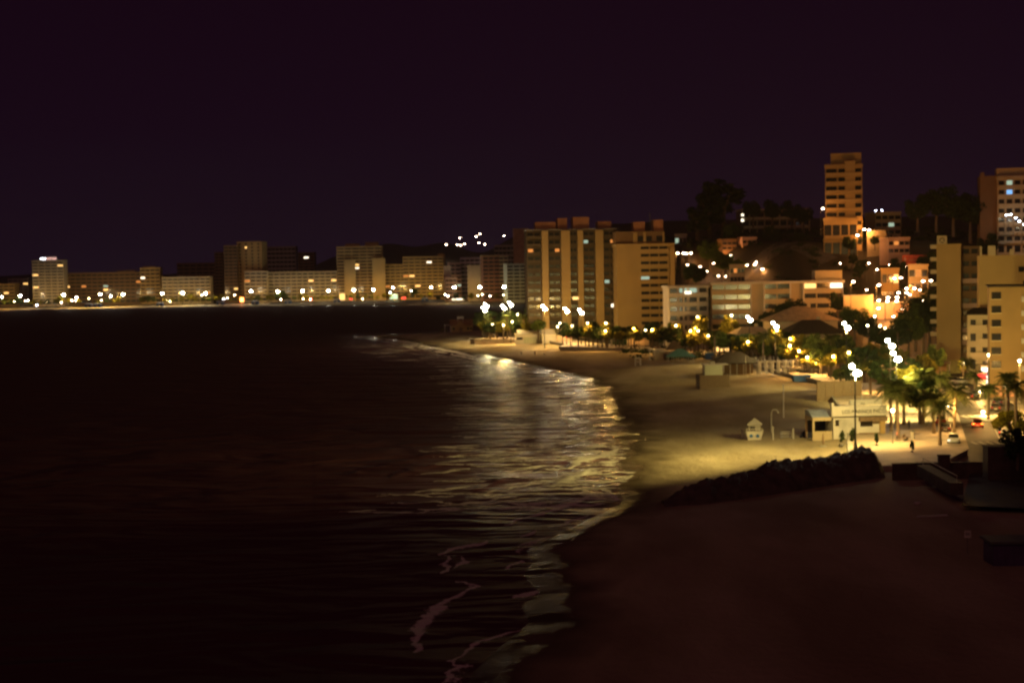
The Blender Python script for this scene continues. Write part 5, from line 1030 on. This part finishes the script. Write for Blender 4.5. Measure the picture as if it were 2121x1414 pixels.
pergola("white pergola beside the dark hip roofed pavilion", 1574, 1628, 774, 748, 4, 5)
pergola("second white pergola under the brightest yellow tree", 1632, 1682, 770, 747, 4, 6)
pergola("low cream pergola before the great slab's last bay", 1240, 1276, 716, 700, 3, 5)
r, w, h = hutbox("promenade_kiosk", "cream kiosk with arched front below bright yellow trees", "kiosk", 1480, 1516, 736, 719, CREAM, WHITE, 4, zb=3.0)
for k in range(4): ob("arch_opening", win_mesh(.8, 1.4, W_WARM), None, r, (.6 + k * 1.2, 0, .4))
r, w, h = hutbox("storage_box", "blue fronted box beside the cream arched kiosk", "kiosk", 1462, 1481, 744, 733, BLUE, PALEM, 3, zb=2.6)
r, w, h = hutbox("promenade_kiosk", "long low lit shelter under the white wing trees", "shelter", 1300, 1345, 718, 706, CREAM, OCHRE, 3, zb=3.0); lamp(r, (3, -2, 2.8), 900, (1, .45, .12), .15)
p = gp(1643, 791); s = p.y / F_PX; r = tag(empty("skip", p, R(3)), "blue tapered skip below the lit promenade edge", "skip")
MB().add([(.25, 0, 0), (4.0, 0, 0), (4.0, 1.6, 0), (.25, 1.6, 0), (0, -.1, 1.5), (4.5, -.1, 1.5), (4.5, 1.8, 1.5), (0, 1.8, 1.5)], [(0, 3, 2, 1), (4, 5, 6, 7), (0, 1, 5, 4), (1, 2, 6, 5), (2, 3, 7, 6), (3, 0, 4, 7)]).build("body", BLUE, r, bevel=.05); MB().box(-.08, 4.58, -.18, 1.88, 1.5, 1.62).build("rim", BLUE, r)
p = gp(1632, 779); r = tag(empty("beach_deck", (p.x, p.y + 1.2, p.z), R(6)), "raised deck with lit curved edge above the blue skip", "deck")
MB().prism([(0, 0), (3, -.5), (6.5, 0), (9.5, 1.5), (9.5, 6), (0, 6)], 1.7, 2.1).build("deck", PAVE, r)
for x, y in ((.5, .6), (3, .1), (6.2, .6), (9, 2), (.5, 5.5), (9, 5.5)): MB().box(x, x + .3, y, y + .3, -.3, 1.7).build("post", CONC, r)
p = gp(1692, 830); s = p.y / F_PX; r = tag(empty("reed_fence", p, R(8)), "long tall brown reed fence beside the promenade", "fence")
MB().box(0, 98 * s, 0, .2, -.4, 40 * s).build("fence_panel", REED, r)
for k in range(6): MB().box(k * 19 * s, k * 19 * s + .16, -.16, -.01, -.4, 42 * s).build("post", WOOD, r)
def pole(name, label, cat, px, ybase, ytop, r_, m):
    p = gp(px, ybase); H = (ybase - ytop) * p.y / F_PX; o = tag(empty(name, p), label, cat, None)
    MB().tube([(0, 0, -.4), (0, 0, H)], [r_, r_ * .75], 8).build("pole", m, o); MB().ball((0, 0, H), r_ * 1.3).build("finial", m, o); return o, H
o, H = pole("flag_pole", "tall bare white pole on the beach before restaurant", "pole", 1623, 865, 797, .14, PALEM)
o, H = pole("flag_pole", "slim white pole by the dark hip roofed pavilion", "pole", 1545, 778, 738, .10, PALEM)
o, H = pole("beach_post", "short pale post seaward of the lifeguard hut", "post", 1537, 908, 890, .13, PALEM)
o, H = pole("beach_post", "taller pale post between lifeguard hut and lounger stack", "post", 1601, 911, 884, .14, PALEM)
o, H = pole("beach_post", "short pale post beside the navy covered boat", "post", 1643, 908, 889, .14, PALEM)
p = gp(1598, 895); s = p.y / F_PX; r = tag(empty("beach_shower", p), "thin arched beach shower behind the lifeguard hut", "shower")
H = 47 * s; MB().tube([(0, 0, -.3), (0, 0, H * .85), (.25, 0, H), (.9, 0, H + .05), (1.2, 0, H * .9)], .07, 6).build("pipe", PALEM, r); MB().ball((1.2, 0, H * .88), .14).build("shower_head", PALEM, r)
def lifeguard_hut():
    p = gp(1547, 911); s = p.y / F_PX; r = tag(empty("lifeguard_hut", p, R(-10)), "white lifeguard hut with dark pointed roof on the sand", "lifeguard hut")
    MB().add([(.25, 0, -.1), (2.35, 0, -.1), (2.35, 1.8, -.1), (.25, 1.8, -.1), (-.1, -.2, 1.45), (2.75, -.2, 1.45), (2.75, 2.1, 1.45), (-.1, 2.1, 1.45)], [(0, 3, 2, 1), (4, 5, 6, 7), (0, 1, 5, 4), (1, 2, 6, 5), (2, 3, 7, 6), (3, 0, 4, 7)]).build("base", WHITE, r)
    for x in (.75, 1.85): MB().tube([(x, -.25, .75), (x, -.05, .75)], .3, 12).build("porthole", BLUE, r)
    MB().box(.35, 2.3, .2, 1.8, 1.45, 2.6).build("cabin", GREYW, r); ob("window", win_mesh(.9, .7, GLASS), None, r, (.5, .2, 1.65)); MB().hip(.05, 2.6, -.1, 2.1, 2.7, 3.7, .02, .1).build("roof", GREYW, r)
    for k in range(6): MB().box(-.1 + k * .55, -.04 + k * .55, -.22, -.16, 1.45, 1.9).build("railing_post", WHITE, r)
    MB().box(-.1, 2.75, -.22, -.16, 1.9, 1.98).build("railing", WHITE, r)
lifeguard_hut()
p = gp(1617, 907); r = tag(empty("lounger_stack", p, R(5)), "stack of pale sun loungers beside lifeguard hut", "sun loungers")
for k in range(4): MB().box(.05 * (k % 2), 1.9 + .05 * (k % 2), 0, .65, .12 + k * .3, .2 + k * .3).box(.2, .28, .05, .6, k * .3, .12 + k * .3).box(1.6, 1.68, .05, .6, k * .3, .12 + k * .3).build("lounger", PALEM if k % 2 == 0 else GREYW, r)
p = gp(1657, 907); r = tag(empty("covered_boat", p, R(0)), "boat under navy tarpaulin against the restaurant's terrace", "boat")
mb = MB(); mb.add([(0, .3, 0), (2.2, -.2, 0), (2.4, 1.6, 0), (.2, 1.5, 0), (.3, .4, .9), (2.1, .1, 1.6), (2.2, 1.3, 1.6), (.5, 1.2, .9)], [(0, 3, 2, 1), (4, 5, 6, 7), (0, 1, 5, 4), (1, 2, 6, 5), (2, 3, 7, 6), (3, 0, 4, 7)]); mb.build("tarpaulin", TARP, r, bevel=.2); MB().box(.1, 2.3, .2, 1.4, -.1, .05).build("keel", WOOD, r)

def text_mesh(s, size, depth=.03):
    c = bpy.data.curves.new("lettering", 'FONT'); c.body = s; c.size = size; c.extrude = depth; t = bpy.data.objects.new("lettering", c); COL.objects.link(t)
    bpy.context.view_layer.update(); me = bpy.data.meshes.new_from_object(t.evaluated_get(bpy.context.evaluated_depsgraph_get())); bpy.data.objects.remove(t); me.name = "lettering"; return me
def restaurant():
    p = flat(1684, 908, 2.3); s = p.y / F_PX; X = lambda px: (px - 1684) * s; Z = lambda py: (908 - py) * s
    r = tag(empty("beach_restaurant", p, R(3)), "white beach restaurant with lettered fascia and terrace", "restaurant")
    INK = mat("sign_ink", (.03, .03, .015))
    MB().box(X(1727), X(1836), 0, 7, -.6, Z(866)).build("wall", WHITE, r)
    MB().box(X(1722), X(1838), -.7, -.1, Z(862), Z(841)).build("fascia", WHITE, r); MB().box(X(1722), X(1838), -.1, 7.2, Z(866), Z(858)).build("roof", CONC, r)
    MB().box(X(1721), X(1726), -.75, .2, Z(841), Z(834)).build("fascia_post", WHITE, r)
    MB().box(X(1768), X(1836), 1.5, 2.0, Z(842), Z(831)).build("upper_sign", WHITE, r)
    t = ob("lettering", text_mesh("LOS MARINOS PACO", .52), INK, r, (X(1743), -.74, Z(856.5))); t.rotation_euler = (R(90), 0, 0)
    w0 = max(v.co.x for v in t.data.vertices) - min(v.co.x for v in t.data.vertices); t.scale = (X(1834) / w0 - X(1743) / w0, 1.7, 1)
    t = ob("lettering", text_mesh("Lo", .62), INK, r, (X(1791), 1.46, Z(841))); t.rotation_euler = (R(90), 0, 0)
    MB().tube([(X(1797), 2.4, Z(842)), (X(1797), 2.4, Z(819))], .1, 6).build("roof_pole", PALEM, r)
    MB().box(X(1780), X(1838), -1.1, -.12, Z(873), Z(864)).build("canopy", WOOD, r)
    MB().box(X(1823), X(1833), -1.0, -.3, -.5, Z(873)).build("column", OCHRE, r)
    MB().box(X(1739), X(1776), -.12, -.01, Z(899), Z(868)).build("shutter_door", PALEM, r)
    ob("window", win_mesh(X(1740) - X(1732), Z(870) - Z(883), GLASS), None, r, (X(1731), 0, Z(883)))
    ob("window", win_mesh(X(1812) - X(1786), Z(873) - Z(884), GLASS), None, r, (X(1784), 0, Z(885)))
    # terrace
    MB().box(X(1683), X(1722), -.2, 5, Z(871), Z(864)).build("terrace_roof", CREAM, r); MB().box(X(1683), X(1687), -.1, .25, -.5, Z(871)).build("column", CREAM, r); MB().box(X(1683), X(1687), 4.5, 4.8, -.5, Z(871)).build("column", CREAM, r)
    MB().box(X(1687), X(1724), -.05, .15, -.5, Z(893)).build("terrace_wall", CREAM, r); MB().box(X(1687), X(1726), 4.6, 4.8, -.5, Z(876)).build("back_wall", TARP, r)
    MB().xprism([(0, Z(864) + .02), (4.5, Z(864) + .02), (4.5, Z(853)), (2.4, Z(852)), (.3, Z(861))], X(1682), X(1719)).build("tarpaulin", mat("blue_grey_tarpaulin", (.28, .32, .42), var=.3, scale=1.5), r)
    MB().box(X(1778), X(1822), -1.0, -.8, -.5, Z(897)).build("low_wall", BROWN, r); MB().box(X(1778), X(1824), -3.2, -3.0, -.6, Z(908)).build("low_wall", CREAM, r)
restaurant()
for px, yb, h, lb in [(1744, 922, 2.4, "dark potted conifer before restaurant's shutter door"), (1766, 921, 2.7, "taller dark potted conifer before restaurant's shutter door"), (1816, 922, 2.0, "dark shrub at the restaurant's ochre column"), (1889, 936, 1.8, "shrub planted on the lit paving corner")]:
    q = flat(px, yb, 2.4 if px < 1800 else 3.0); t = tree(q, h, 'cypress_0', name="shrub", wide=1.3); tag(t, lb, "shrub", "dark shrubs around the restaurant")
    MB().tube([(0, 0, -.1), (0, 0, .5)], [.35, .45], 10).build("planter", CONC, t)
p = gp(1705, 924); r = tag(empty("furled_parasol", p), "furled brown parasol on a base before terrace wall", "parasol"); MB().tube([(0, 0, .2), (0, 0, .7), (0, 0, 1.6), (0, 0, 2.2)], [.05, .22, .16, .03], 8).build("canopy", WOOD, r); MB().tube([(0, 0, 0), (0, 0, .2)], .03, 6).build("pole", METAL, r); MB().box(-.5, .5, -.4, .4, -.1, .1).build("base", CONC, r)
p = flat(1891, 910, 3.0); r = tag(empty("litter_bin", p), "grey litter bin on the lit promenade paving", "bin"); MB().tube([(0, 0, 0), (0, 0, 1.3)], [.32, .38], 12).build("body", GREYW, r); MB().tube([(0, 0, 1.3), (0, 0, 1.5)], [.42, .15], 12).build("lid", METAL, r)
for px, py, lb in [(1876, 912, "wooden bench on the promenade near the litter bin")]:
    p = flat(px, py, 3.0); r = tag(empty("bench", p, R(60)), lb, "bench"); MB().box(-.8, .8, -.25, .25, .42, .5).build("seat", WOOD, r); MB().box(-.8, .8, .25, .32, .55, .95).build("backrest", WOOD, r)
    for x in (-.65, .6): MB().box(x, x + .08, -.22, .22, 0, .42).build("leg", METAL, r)

# ------------------------------------------------------------------ people
def person(p, H, label, shirt, trousers, rz=0, pose='stand', hair=(.03, .02, .015)):
    me = bpy.data.meshes.new("person"); k = H / 1.72
    if pose == 'sit':
        J = {'pel': (0, 0, .12), 'ch': (0, .05, .5), 'nk': (0, .03, .66), 'hd': (0, -.02, .80), 'tp': (0, -.02, .92), 'sl': (-.19, .04, .58), 'sr': (.19, .04, .58), 'el': (-.27, -.08, .36), 'er': (.27, -.08, .36), 'wl': (-.18, -.28, .3), 'wr': (.18, -.28, .3), 'hl': (-.1, 0, .12), 'hr': (.1, 0, .12), 'kl': (-.13, -.36, .38), 'kr': (.13, -.36, .38), 'al': (-.13, -.62, .06), 'ar': (.13, -.62, .06), 'tl': (-.13, -.8, .04), 'tr': (.13, -.8, .04)}
    else:
        st = .16 if pose == 'walk' else .03
        J = {'pel': (0, 0, .92), 'ch': (0, .02, 1.22), 'nk': (0, .0, 1.46), 'hd': (0, -.03, 1.58), 'tp': (0, -.02, 1.71), 'sl': (-.19, 0, 1.38), 'sr': (.19, 0, 1.38), 'el': (-.25, .06, 1.10), 'er': (.25, -.03, 1.10), 'wl': (-.25, -.06, .86), 'wr': (.25, -.14, .88), 'hl': (-.09, 0, .88), 'hr': (.09, 0, .88), 'kl': (-.1, -st * .6, .49), 'kr': (.1, st * .2, .49), 'al': (-.1, -st, .08), 'ar': (.1, st * 1.2, .09), 'tl': (-.11, -st - .17, .03), 'tr': (.11, st * 1.2 - .17, .03)}
    names = list(J); E = [('pel', 'ch'), ('ch', 'nk'), ('nk', 'hd'), ('hd', 'tp'), ('ch', 'sl'), ('ch', 'sr'), ('sl', 'el'), ('sr', 'er'), ('el', 'wl'), ('er', 'wr'), ('pel', 'hl'), ('pel', 'hr'), ('hl', 'kl'), ('hr', 'kr'), ('kl', 'al'), ('kr', 'ar'), ('al', 'tl'), ('ar', 'tr')]
    RAD = dict(pel=.14, ch=.15, nk=.055, hd=.10, tp=.07, sl=.07, sr=.07, el=.05, er=.05, wl=.038, wr=.038, hl=.1, hr=.1, kl=.07, kr=.07, al=.045, ar=.045, tl=.035, tr=.035)
    me.from_pydata([Vector(J[n]) * k for n in names], [(names.index(a), names.index(b)) for a, b in E], [])
    t = bpy.data.objects.new("person", me); COL.objects.link(t); t.modifiers.new("skin", 'SKIN')
    for n, sv in zip(names, me.skin_vertices[0].data): sv.radius = (RAD[n] * k,) * 2; sv.use_root = (n == 'pel')
    s = t.modifiers.new("sub", 'SUBSURF'); s.levels = s.render_levels = 1
    bpy.context.view_layer.update(); m2 = bpy.data.meshes.new_from_object(t.evaluated_get(bpy.context.evaluated_depsgraph_get())); bpy.data.objects.remove(t)
    SK = mat("skin", (.42, .26, .18), var=.05); m2.materials.clear()
    for mm in (SK, mat("cloth_%s" % str(shirt), shirt, var=.1), mat("cloth_%s" % str(trousers), trousers, var=.1), mat("hair_dark", hair)): m2.materials.append(mm)
    lo, hi = (.5, .2) if pose == 'sit' else (1.46, .93)
    for f in m2.polygons:
        z = f.center.z / k; f.use_smooth = True
        if pose == 'sit': f.material_index = 3 if z > .82 and f.center.y / k > -.05 else 0 if z > .66 else 1 if z > .25 and f.center.y / k > -.12 else 2
        else: f.material_index = 3 if (z > 1.66 or (z > 1.54 and f.center.y / k > .0)) else 0 if z > 1.47 or (abs(f.center.x / k) > .2 and z < .95) else 1 if z > .95 else 2
    o = bpy.data.objects.new("person", m2); COL.objects.link(o); o.location = p; o.rotation_euler = (0, 0, rz); return tag(o, label, "person")
person(gp(1080, 737), 1.72, "person in dark clothes standing alone on far sand", (.05, .05, .06), (.03, .03, .04), R(30))
person(gp(1108, 736), 1.65, "second dark clothed person standing before the white kiosk", (.07, .05, .05), (.03, .03, .03), R(-20))
person(gp(1127, 735), 1.7, "person sitting on the sand before the slatted hut", (.08, .06, .05), (.04, .04, .05), R(60), 'sit')
person(flat(1883, 888, 3.0), 1.72, "person in dark coat walking along lit promenade", (.03, .03, .035), (.025, .025, .03), R(170), 'walk')
person(flat(1858, 912, 3.0), 1.68, "person in pink jacket beside the restaurant lamp post", (.55, .22, .2), (.05, .05, .06), R(80), 'walk')

# ------------------------------------------------------------------ vehicles
def car(p, rz, paint, label, tail_on=False, head_glint=False, group="cars on the seafront street"):
    r = tag(empty("parked_car" if not tail_on else "car", p, rz), label, "car", group)     # faces +y
    side = [(-2.1, .32), (-2.15, .75), (-2.0, .95), (-1.1, .98), (1.0, .95), (1.95, .78), (2.1, .6), (2.1, .3), (-2.0, .28)]
    body = MB().xprism(side, -.86, .86).build("body", paint, r, bevel=.1, smooth=False)
    cab = MB().add([(-.78, -1.75, .96), (.78, -1.75, .96), (.80, .95, .96), (-.80, .95, .96), (-.62, -1.25, 1.43), (.62, -1.25, 1.43), (.62, .25, 1.45), (-.62, .25, 1.45)], [(0, 3, 2, 1), (4, 5, 6, 7), (0, 1, 5, 4), (1, 2, 6, 5), (2, 3, 7, 6), (3, 0, 4, 7)]).build("cabin", GLASS, r)
    MB().box(-.64, .64, -1.28, .28, 1.43, 1.49).build("roof", paint, r, bevel=.05)
    for x in (-.84, .84):
        for y in (-1.3, 1.3):
            w = MB().tube([(x - .1, y, .31), (x + .1, y, .31)], .31, 14).build("wheel", TYRE, r); MB().tube([(x - .115, y, .31), (x + .115, y, .31)], .17, 10).build("rim", PALEM, w)
    for x in (-.68, .68):
        MB().box(x - .2, x + .2, -2.2, -2.08, .68, .86).build("tail_light", TAIL if tail_on else REDP, r); MB().box(x - .2, x + .2, 2.02, 2.13, .58, .72).build("headlight", W_WHITE if head_glint and x > 0 else PALEM, r)  # the glowing headlight of a parked car stands in for a glint
    MB().box(-.26, .26, -2.19, -2.14, .48, .6).build("number_plate", WHITE, r); return r
WCAR = mat("silver_car_paint", (.55, .54, .5), rough=.3, spec=.6, var=.05); DCAR = mat("dark_car_paint", (.04, .035, .03), rough=.3, spec=.6, var=.1); RCAR = mat("red_car_paint", (.35, .04, .025), rough=.3, spec=.6, var=.05); BCAR = mat("blue_car_paint", (.05, .07, .12), rough=.3, spec=.6)
car(flat(2025, 884, 2.87), R(-18), RCAR, "red car driving away with its tail lamps glowing", tail_on=True)
lamp(bpy.data.objects["car"], (0, -2.8, .8), 40, (1, .15, .03), .15)
car(flat(1975, 917, 2.87), R(162), WCAR, "silver car parked nearest at the kerb under palm", head_glint=True)
car(flat(1958, 893, 2.87), R(-18), DCAR, "dark car parked behind the silver car")
car(flat(1949, 877, 2.87), R(-18), REDP, "small red car parked ahead of the dark car")
for px, py, m, lb in [(2006, 826, DCAR, "dark car parked far up street by the shops"), (2022, 822, BCAR, "blue car parked far up street by the shops"), (2062, 850, DCAR, "dark car half hidden behind the traffic island palm"), (1985, 795, WCAR, "pale car in the row below the flat pavilion"), (1970, 792, DCAR, "dark car in the row below the flat pavilion"), (2066, 838, BCAR, "blue car waiting by the street's landward kerb")]:
    car(flat(px, py, 2.87), R(-18 if px > 1990 else 80), m, lb)
p = flat(2049, 868, 2.87); r = MB().prism([(p.x + 2.0 * math.cos(a), p.y + 5.5 * math.sin(a)) for a in [R(q) for q in range(0, 360, 24)]], 2.6, 3.02).build("traffic_island", CONC); struct(r)
p = flat(2070, 902, 2.87); r = tag(empty("motor_scooter", p, R(-18)), "motor scooter with red tail lamp at the road edge", "scooter")
for y in (-.6, .62): w = MB().tube([(-.06, y, .27), (.06, y, .27)], .27, 14).build("wheel", TYRE, r)
MB().xprism([(-.85, .4), (-.8, .8), (-.1, .82), (.05, .4), (.4, .32), (.5, .9), (.62, .9), (.6, .25), (-.6, .25)], -.17, .17).build("body", BLACK, r, bevel=.05); MB().box(-.14, .14, -.75, -.02, .82, .92).build("seat", TYRE, r)
MB().tube([(0, .6, .4), (0, .48, 1.05)], .04, 6).tube([(-.32, .45, 1.06), (.32, .45, 1.06)], .025, 6).build("handlebar", METAL, r); MB().box(-.09, .09, -.93, -.84, .6, .74).build("tail_light", N_RED, r)
o = person(p + Vector((0, -.1, .74)), 1.7, "dark clothed rider sitting on the motor scooter", (.03, .03, .035), (.03, .03, .04), R(162), 'sit')

# ------------------------------------------------------------------ dark foreground
def rock_outcrop():
    sil = [(1372, 1037), (1398, 1026), (1428, 1009), (1460, 996), (1500, 990), (1545, 979), (1578, 968), (1590, 962), (1605, 955), (1622, 953), (1642, 959), (1690, 948), (1732, 943), (1770, 933), (1786, 928), (1806, 936), (1816, 950), (1826, 972)]
    pts = [];
    for x in np.arange(1372, 1827, 4): pts.append((x, np.interp(x, [q[0] for q in sil], [q[1] for q in sil])))
    mb = MB(); rows = []; n = len(pts)
    for i, (x, y) in enumerate(pts):
        t = i / (n - 1); Yr = 186 + 14 * t; top = at(x, y, Yr); g = hz(top.x, Yr) - .6; h = max(.05, top.z - g); row = []
        for k in range(22):
            u = k / 21; yy = Yr + (u - .5) * 11 * (.35 + .65 * min(1, h / 3)); zz = g + h * math.sin(math.pi * u) ** .7
            q = Vector((top.x, yy, zz)); nz = (.55 - mnoise.voronoi(q * .62)[0][0]) * 1.5 + (.5 - mnoise.voronoi(q * 1.5)[0][0]) * .45 + mnoise.noise(q * 3.1) * .15
            row.append(q + Vector((nz * .4, nz * .6, (nz * .75) * min(1, h / 2))))
        rows += row
    mb.add(rows, [(i * 22 + k, i * 22 + k + 1, (i + 1) * 22 + k + 1, (i + 1) * 22 + k) for i in range(n - 1) for k in range(21)])
    struct(mb.build("rock_outcrop", ROCK))
rock_outcrop()
p = gp(1462, 1016); r = tag(empty("rowing_boat", (p.x, p.y, p.z), R(4)), "long pale wooden boat lying by the dark rocks", "boat")
mb = MB(); st = []
for i in range(13):
    t = i / 12; w = .75 * math.sin(math.pi * min(1, .12 + .88 * t) * .98) ** .6 if t < 1 else .05; sh = .25 * (2 * t - 1) ** 2
    st += [(t * 5.6, -w, .55 + sh), (t * 5.6, -w * .6, .1 + sh * .5), (t * 5.6, 0, 0 + sh * .5), (t * 5.6, w * .6, .1 + sh * .5), (t * 5.6, w, .55 + sh)]
mb.add(st, [(i * 5 + k, i * 5 + k + 1, (i + 1) * 5 + k + 1, (i + 1) * 5 + k) for i in range(12) for k in range(4)]); hull = mb.build("hull", OCHRE, r); hull.modifiers.new("s", 'SOLIDIFY').thickness = .06
for x in (1.5, 3.0, 4.4): MB().box(x, x + .3, -.6, .6, .38, .43).build("thwart", WOOD, r)
def wall_block(label, px0, px1, ybase, ytop, Y, dep, m, name="garden_wall"):
    p0, p1 = at(px0, ybase, Y), at(px1, ybase, Y); top = at((px0 + px1) / 2, ytop, Y).z; zb = min(p0.z, hz(p0.x, Y)) - .5
    r = tag(empty(name, (p0.x, Y, zb)), label, "wall"); MB().box(0, p1.x - p0.x, 0, dep, 0, top - zb).build("wall", m, r); MB().box(-.1, p1.x - p0.x + .1, -.1, dep + .1, top - zb, top - zb + .15).build("coping", m, r)
DW = mat("dark_stone_wall", (.10, .07, .06), var=.3, scale=.8, bump=.3)
wall_block("dark garden wall below the street's near end", 2046, 2180, 1000, 926, 186, 2, DW)
wall_block("long low dark wall ending at the garden wall", 1850, 2046, 985, 960, 192, .5, DW)
wall_block("short dark pier standing on the low wall", 1945, 1968, 985, 944, 191.2, .6, DW)
b = tag(empty("bush", at(2108, 925, 180)), "big dark round bush on the garden wall", "bush"); m = leafmesh("foliage", 2.7, 2.2, 2200, .4, 21, 26); m.materials.append(LEAFD); ob("foliage", m, None, b, (0, 0, .4)); MB().tube([(0, 0, -3), (0, 0, .3)], .2, 7).build("stem", BARK, b)
b = tag(empty("bush", at(1905, 968, 196)), "low dark bush against the long low wall", "bush"); m = leafmesh("foliage", 2.4, 1.0, 900, .35, 23, 14); m.materials.append(LEAFD); ob("foliage", m, None, b, (0, 0, .2)); MB().tube([(0, 0, -1), (0, 0, .2)], .1, 6).build("stem", BARK, b)
p = gp(2004, 1147); s = p.y / F_PX; r = tag(empty("sign_post", p), "small square pale sign on thin post in dark sand", "sign"); H = 50 * s
MB().tube([(0, 0, -.3), (0, 0, H)], .03, 6).build("post", METAL, r); MB().box(-.34, .34, -.06, -.03, H - .75, H).build("sign_plate", PAINT, r); MB().box(-.2, .2, -.066, -.06, H - .5, H - .2).build("pictogram", CONC, r)
def stair():
    a, b = at(1912, 962, 188), at(1982, 1000, 172); r = tag(empty("beach_stairs", a), "pale beach stairs descending from the low wall", "stairs"); d = b - a; d.z = 0
    n = 9; mb = MB()
    for k in range(n):
        q = d * (k / n); z = (b.z - a.z) * (k + 1) / n; e = d.normalized(); s_ = Vector((-e.y, e.x, 0)) * .8; L = d.length / n
        mb.prism([(q.x - s_.x, q.y - s_.y), (q.x + e.x * L - s_.x, q.y + e.y * L - s_.y), (q.x + e.x * L + s_.x, q.y + e.y * L + s_.y), (q.x + s_.x, q.y + s_.y)], z - 1.5, z)
    mb.build("steps", ROCK, r); MB().tube([(0, 0, .9), (d.x, d.y, b.z - a.z + .9)], .05, 6).tube([(0, 0, 0), (0, 0, .9)], .04, 6).tube([(d.x, d.y, b.z - a.z), (d.x, d.y, b.z - a.z + .9)], .04, 6).build("handrail", PALEM, r)
stair()
r, w, h = hutbox("storage_container", "dark blue container at the sand's landward side", "container", 2058, 2150, 1172, 1120, mat("deep_blue_steel", (.09, .06, .15), rough=.5), METAL, 3)
for k in range(5): MB().box(.3 + k * .8, .4 + k * .8, -.05, 0, .1, h - .5).build("rib", mat("deep_blue_steel", (.09, .06, .15)), r)
for px, py, lb in [(1900, 1043, "pale flat stone lying on the dark sand")]:
    p = gp(px, py); o = MB().ball((0, 0, .1), (.5, .35, .22), 10, 6).build("stone", PALEM, None, p); tag(o, lb, "stone")
p = gp(1900, 1071); r = MB().box(0, 3.8, 0, .25, -.1, .16).build("timber_edging", PALEM, None, p); tag(r, "pale timber edging strip half buried in dark sand", "timber"); r.rotation_euler = (0, 0, R(10))
p = gp(1784, 1242); r = tag(empty("beach_post", p), "thin lone marker post on the near dark sand", "post"); MB().tube([(0, 0, -.3), (0, 0, .95)], .03, 6).build("pole", WOOD, r); MB().ball((0, 0, .98), .05).build("cap", PALEM, r)

settle_labels()
# ------------------------------------------------------------------ thin haze added to stand in for the lamps' bloom
hm = bpy.data.materials.new("bloom_haze"); hm.use_nodes = True; hn = hm.node_tree; hn.nodes.clear()
ho = hn.nodes.new("ShaderNodeOutputMaterial"); hv = hn.nodes.new("ShaderNodeVolumePrincipled"); hv.inputs["Density"].default_value = HAZE; hv.inputs["Color"].default_value = (.92, .90, .88, 1)
hn.links.new(hv.outputs[0], ho.inputs["Volume"]); cy.volume_bounces = 0
struct(MB().box(-2600, 2600, -300, 3100, -5, 150).build("haze", hm), 'stuff')
for _o in COL.objects:
    if _o.get("label") and len(_o["label"].split()) > 16: print("LONGLABEL", _o["label"])
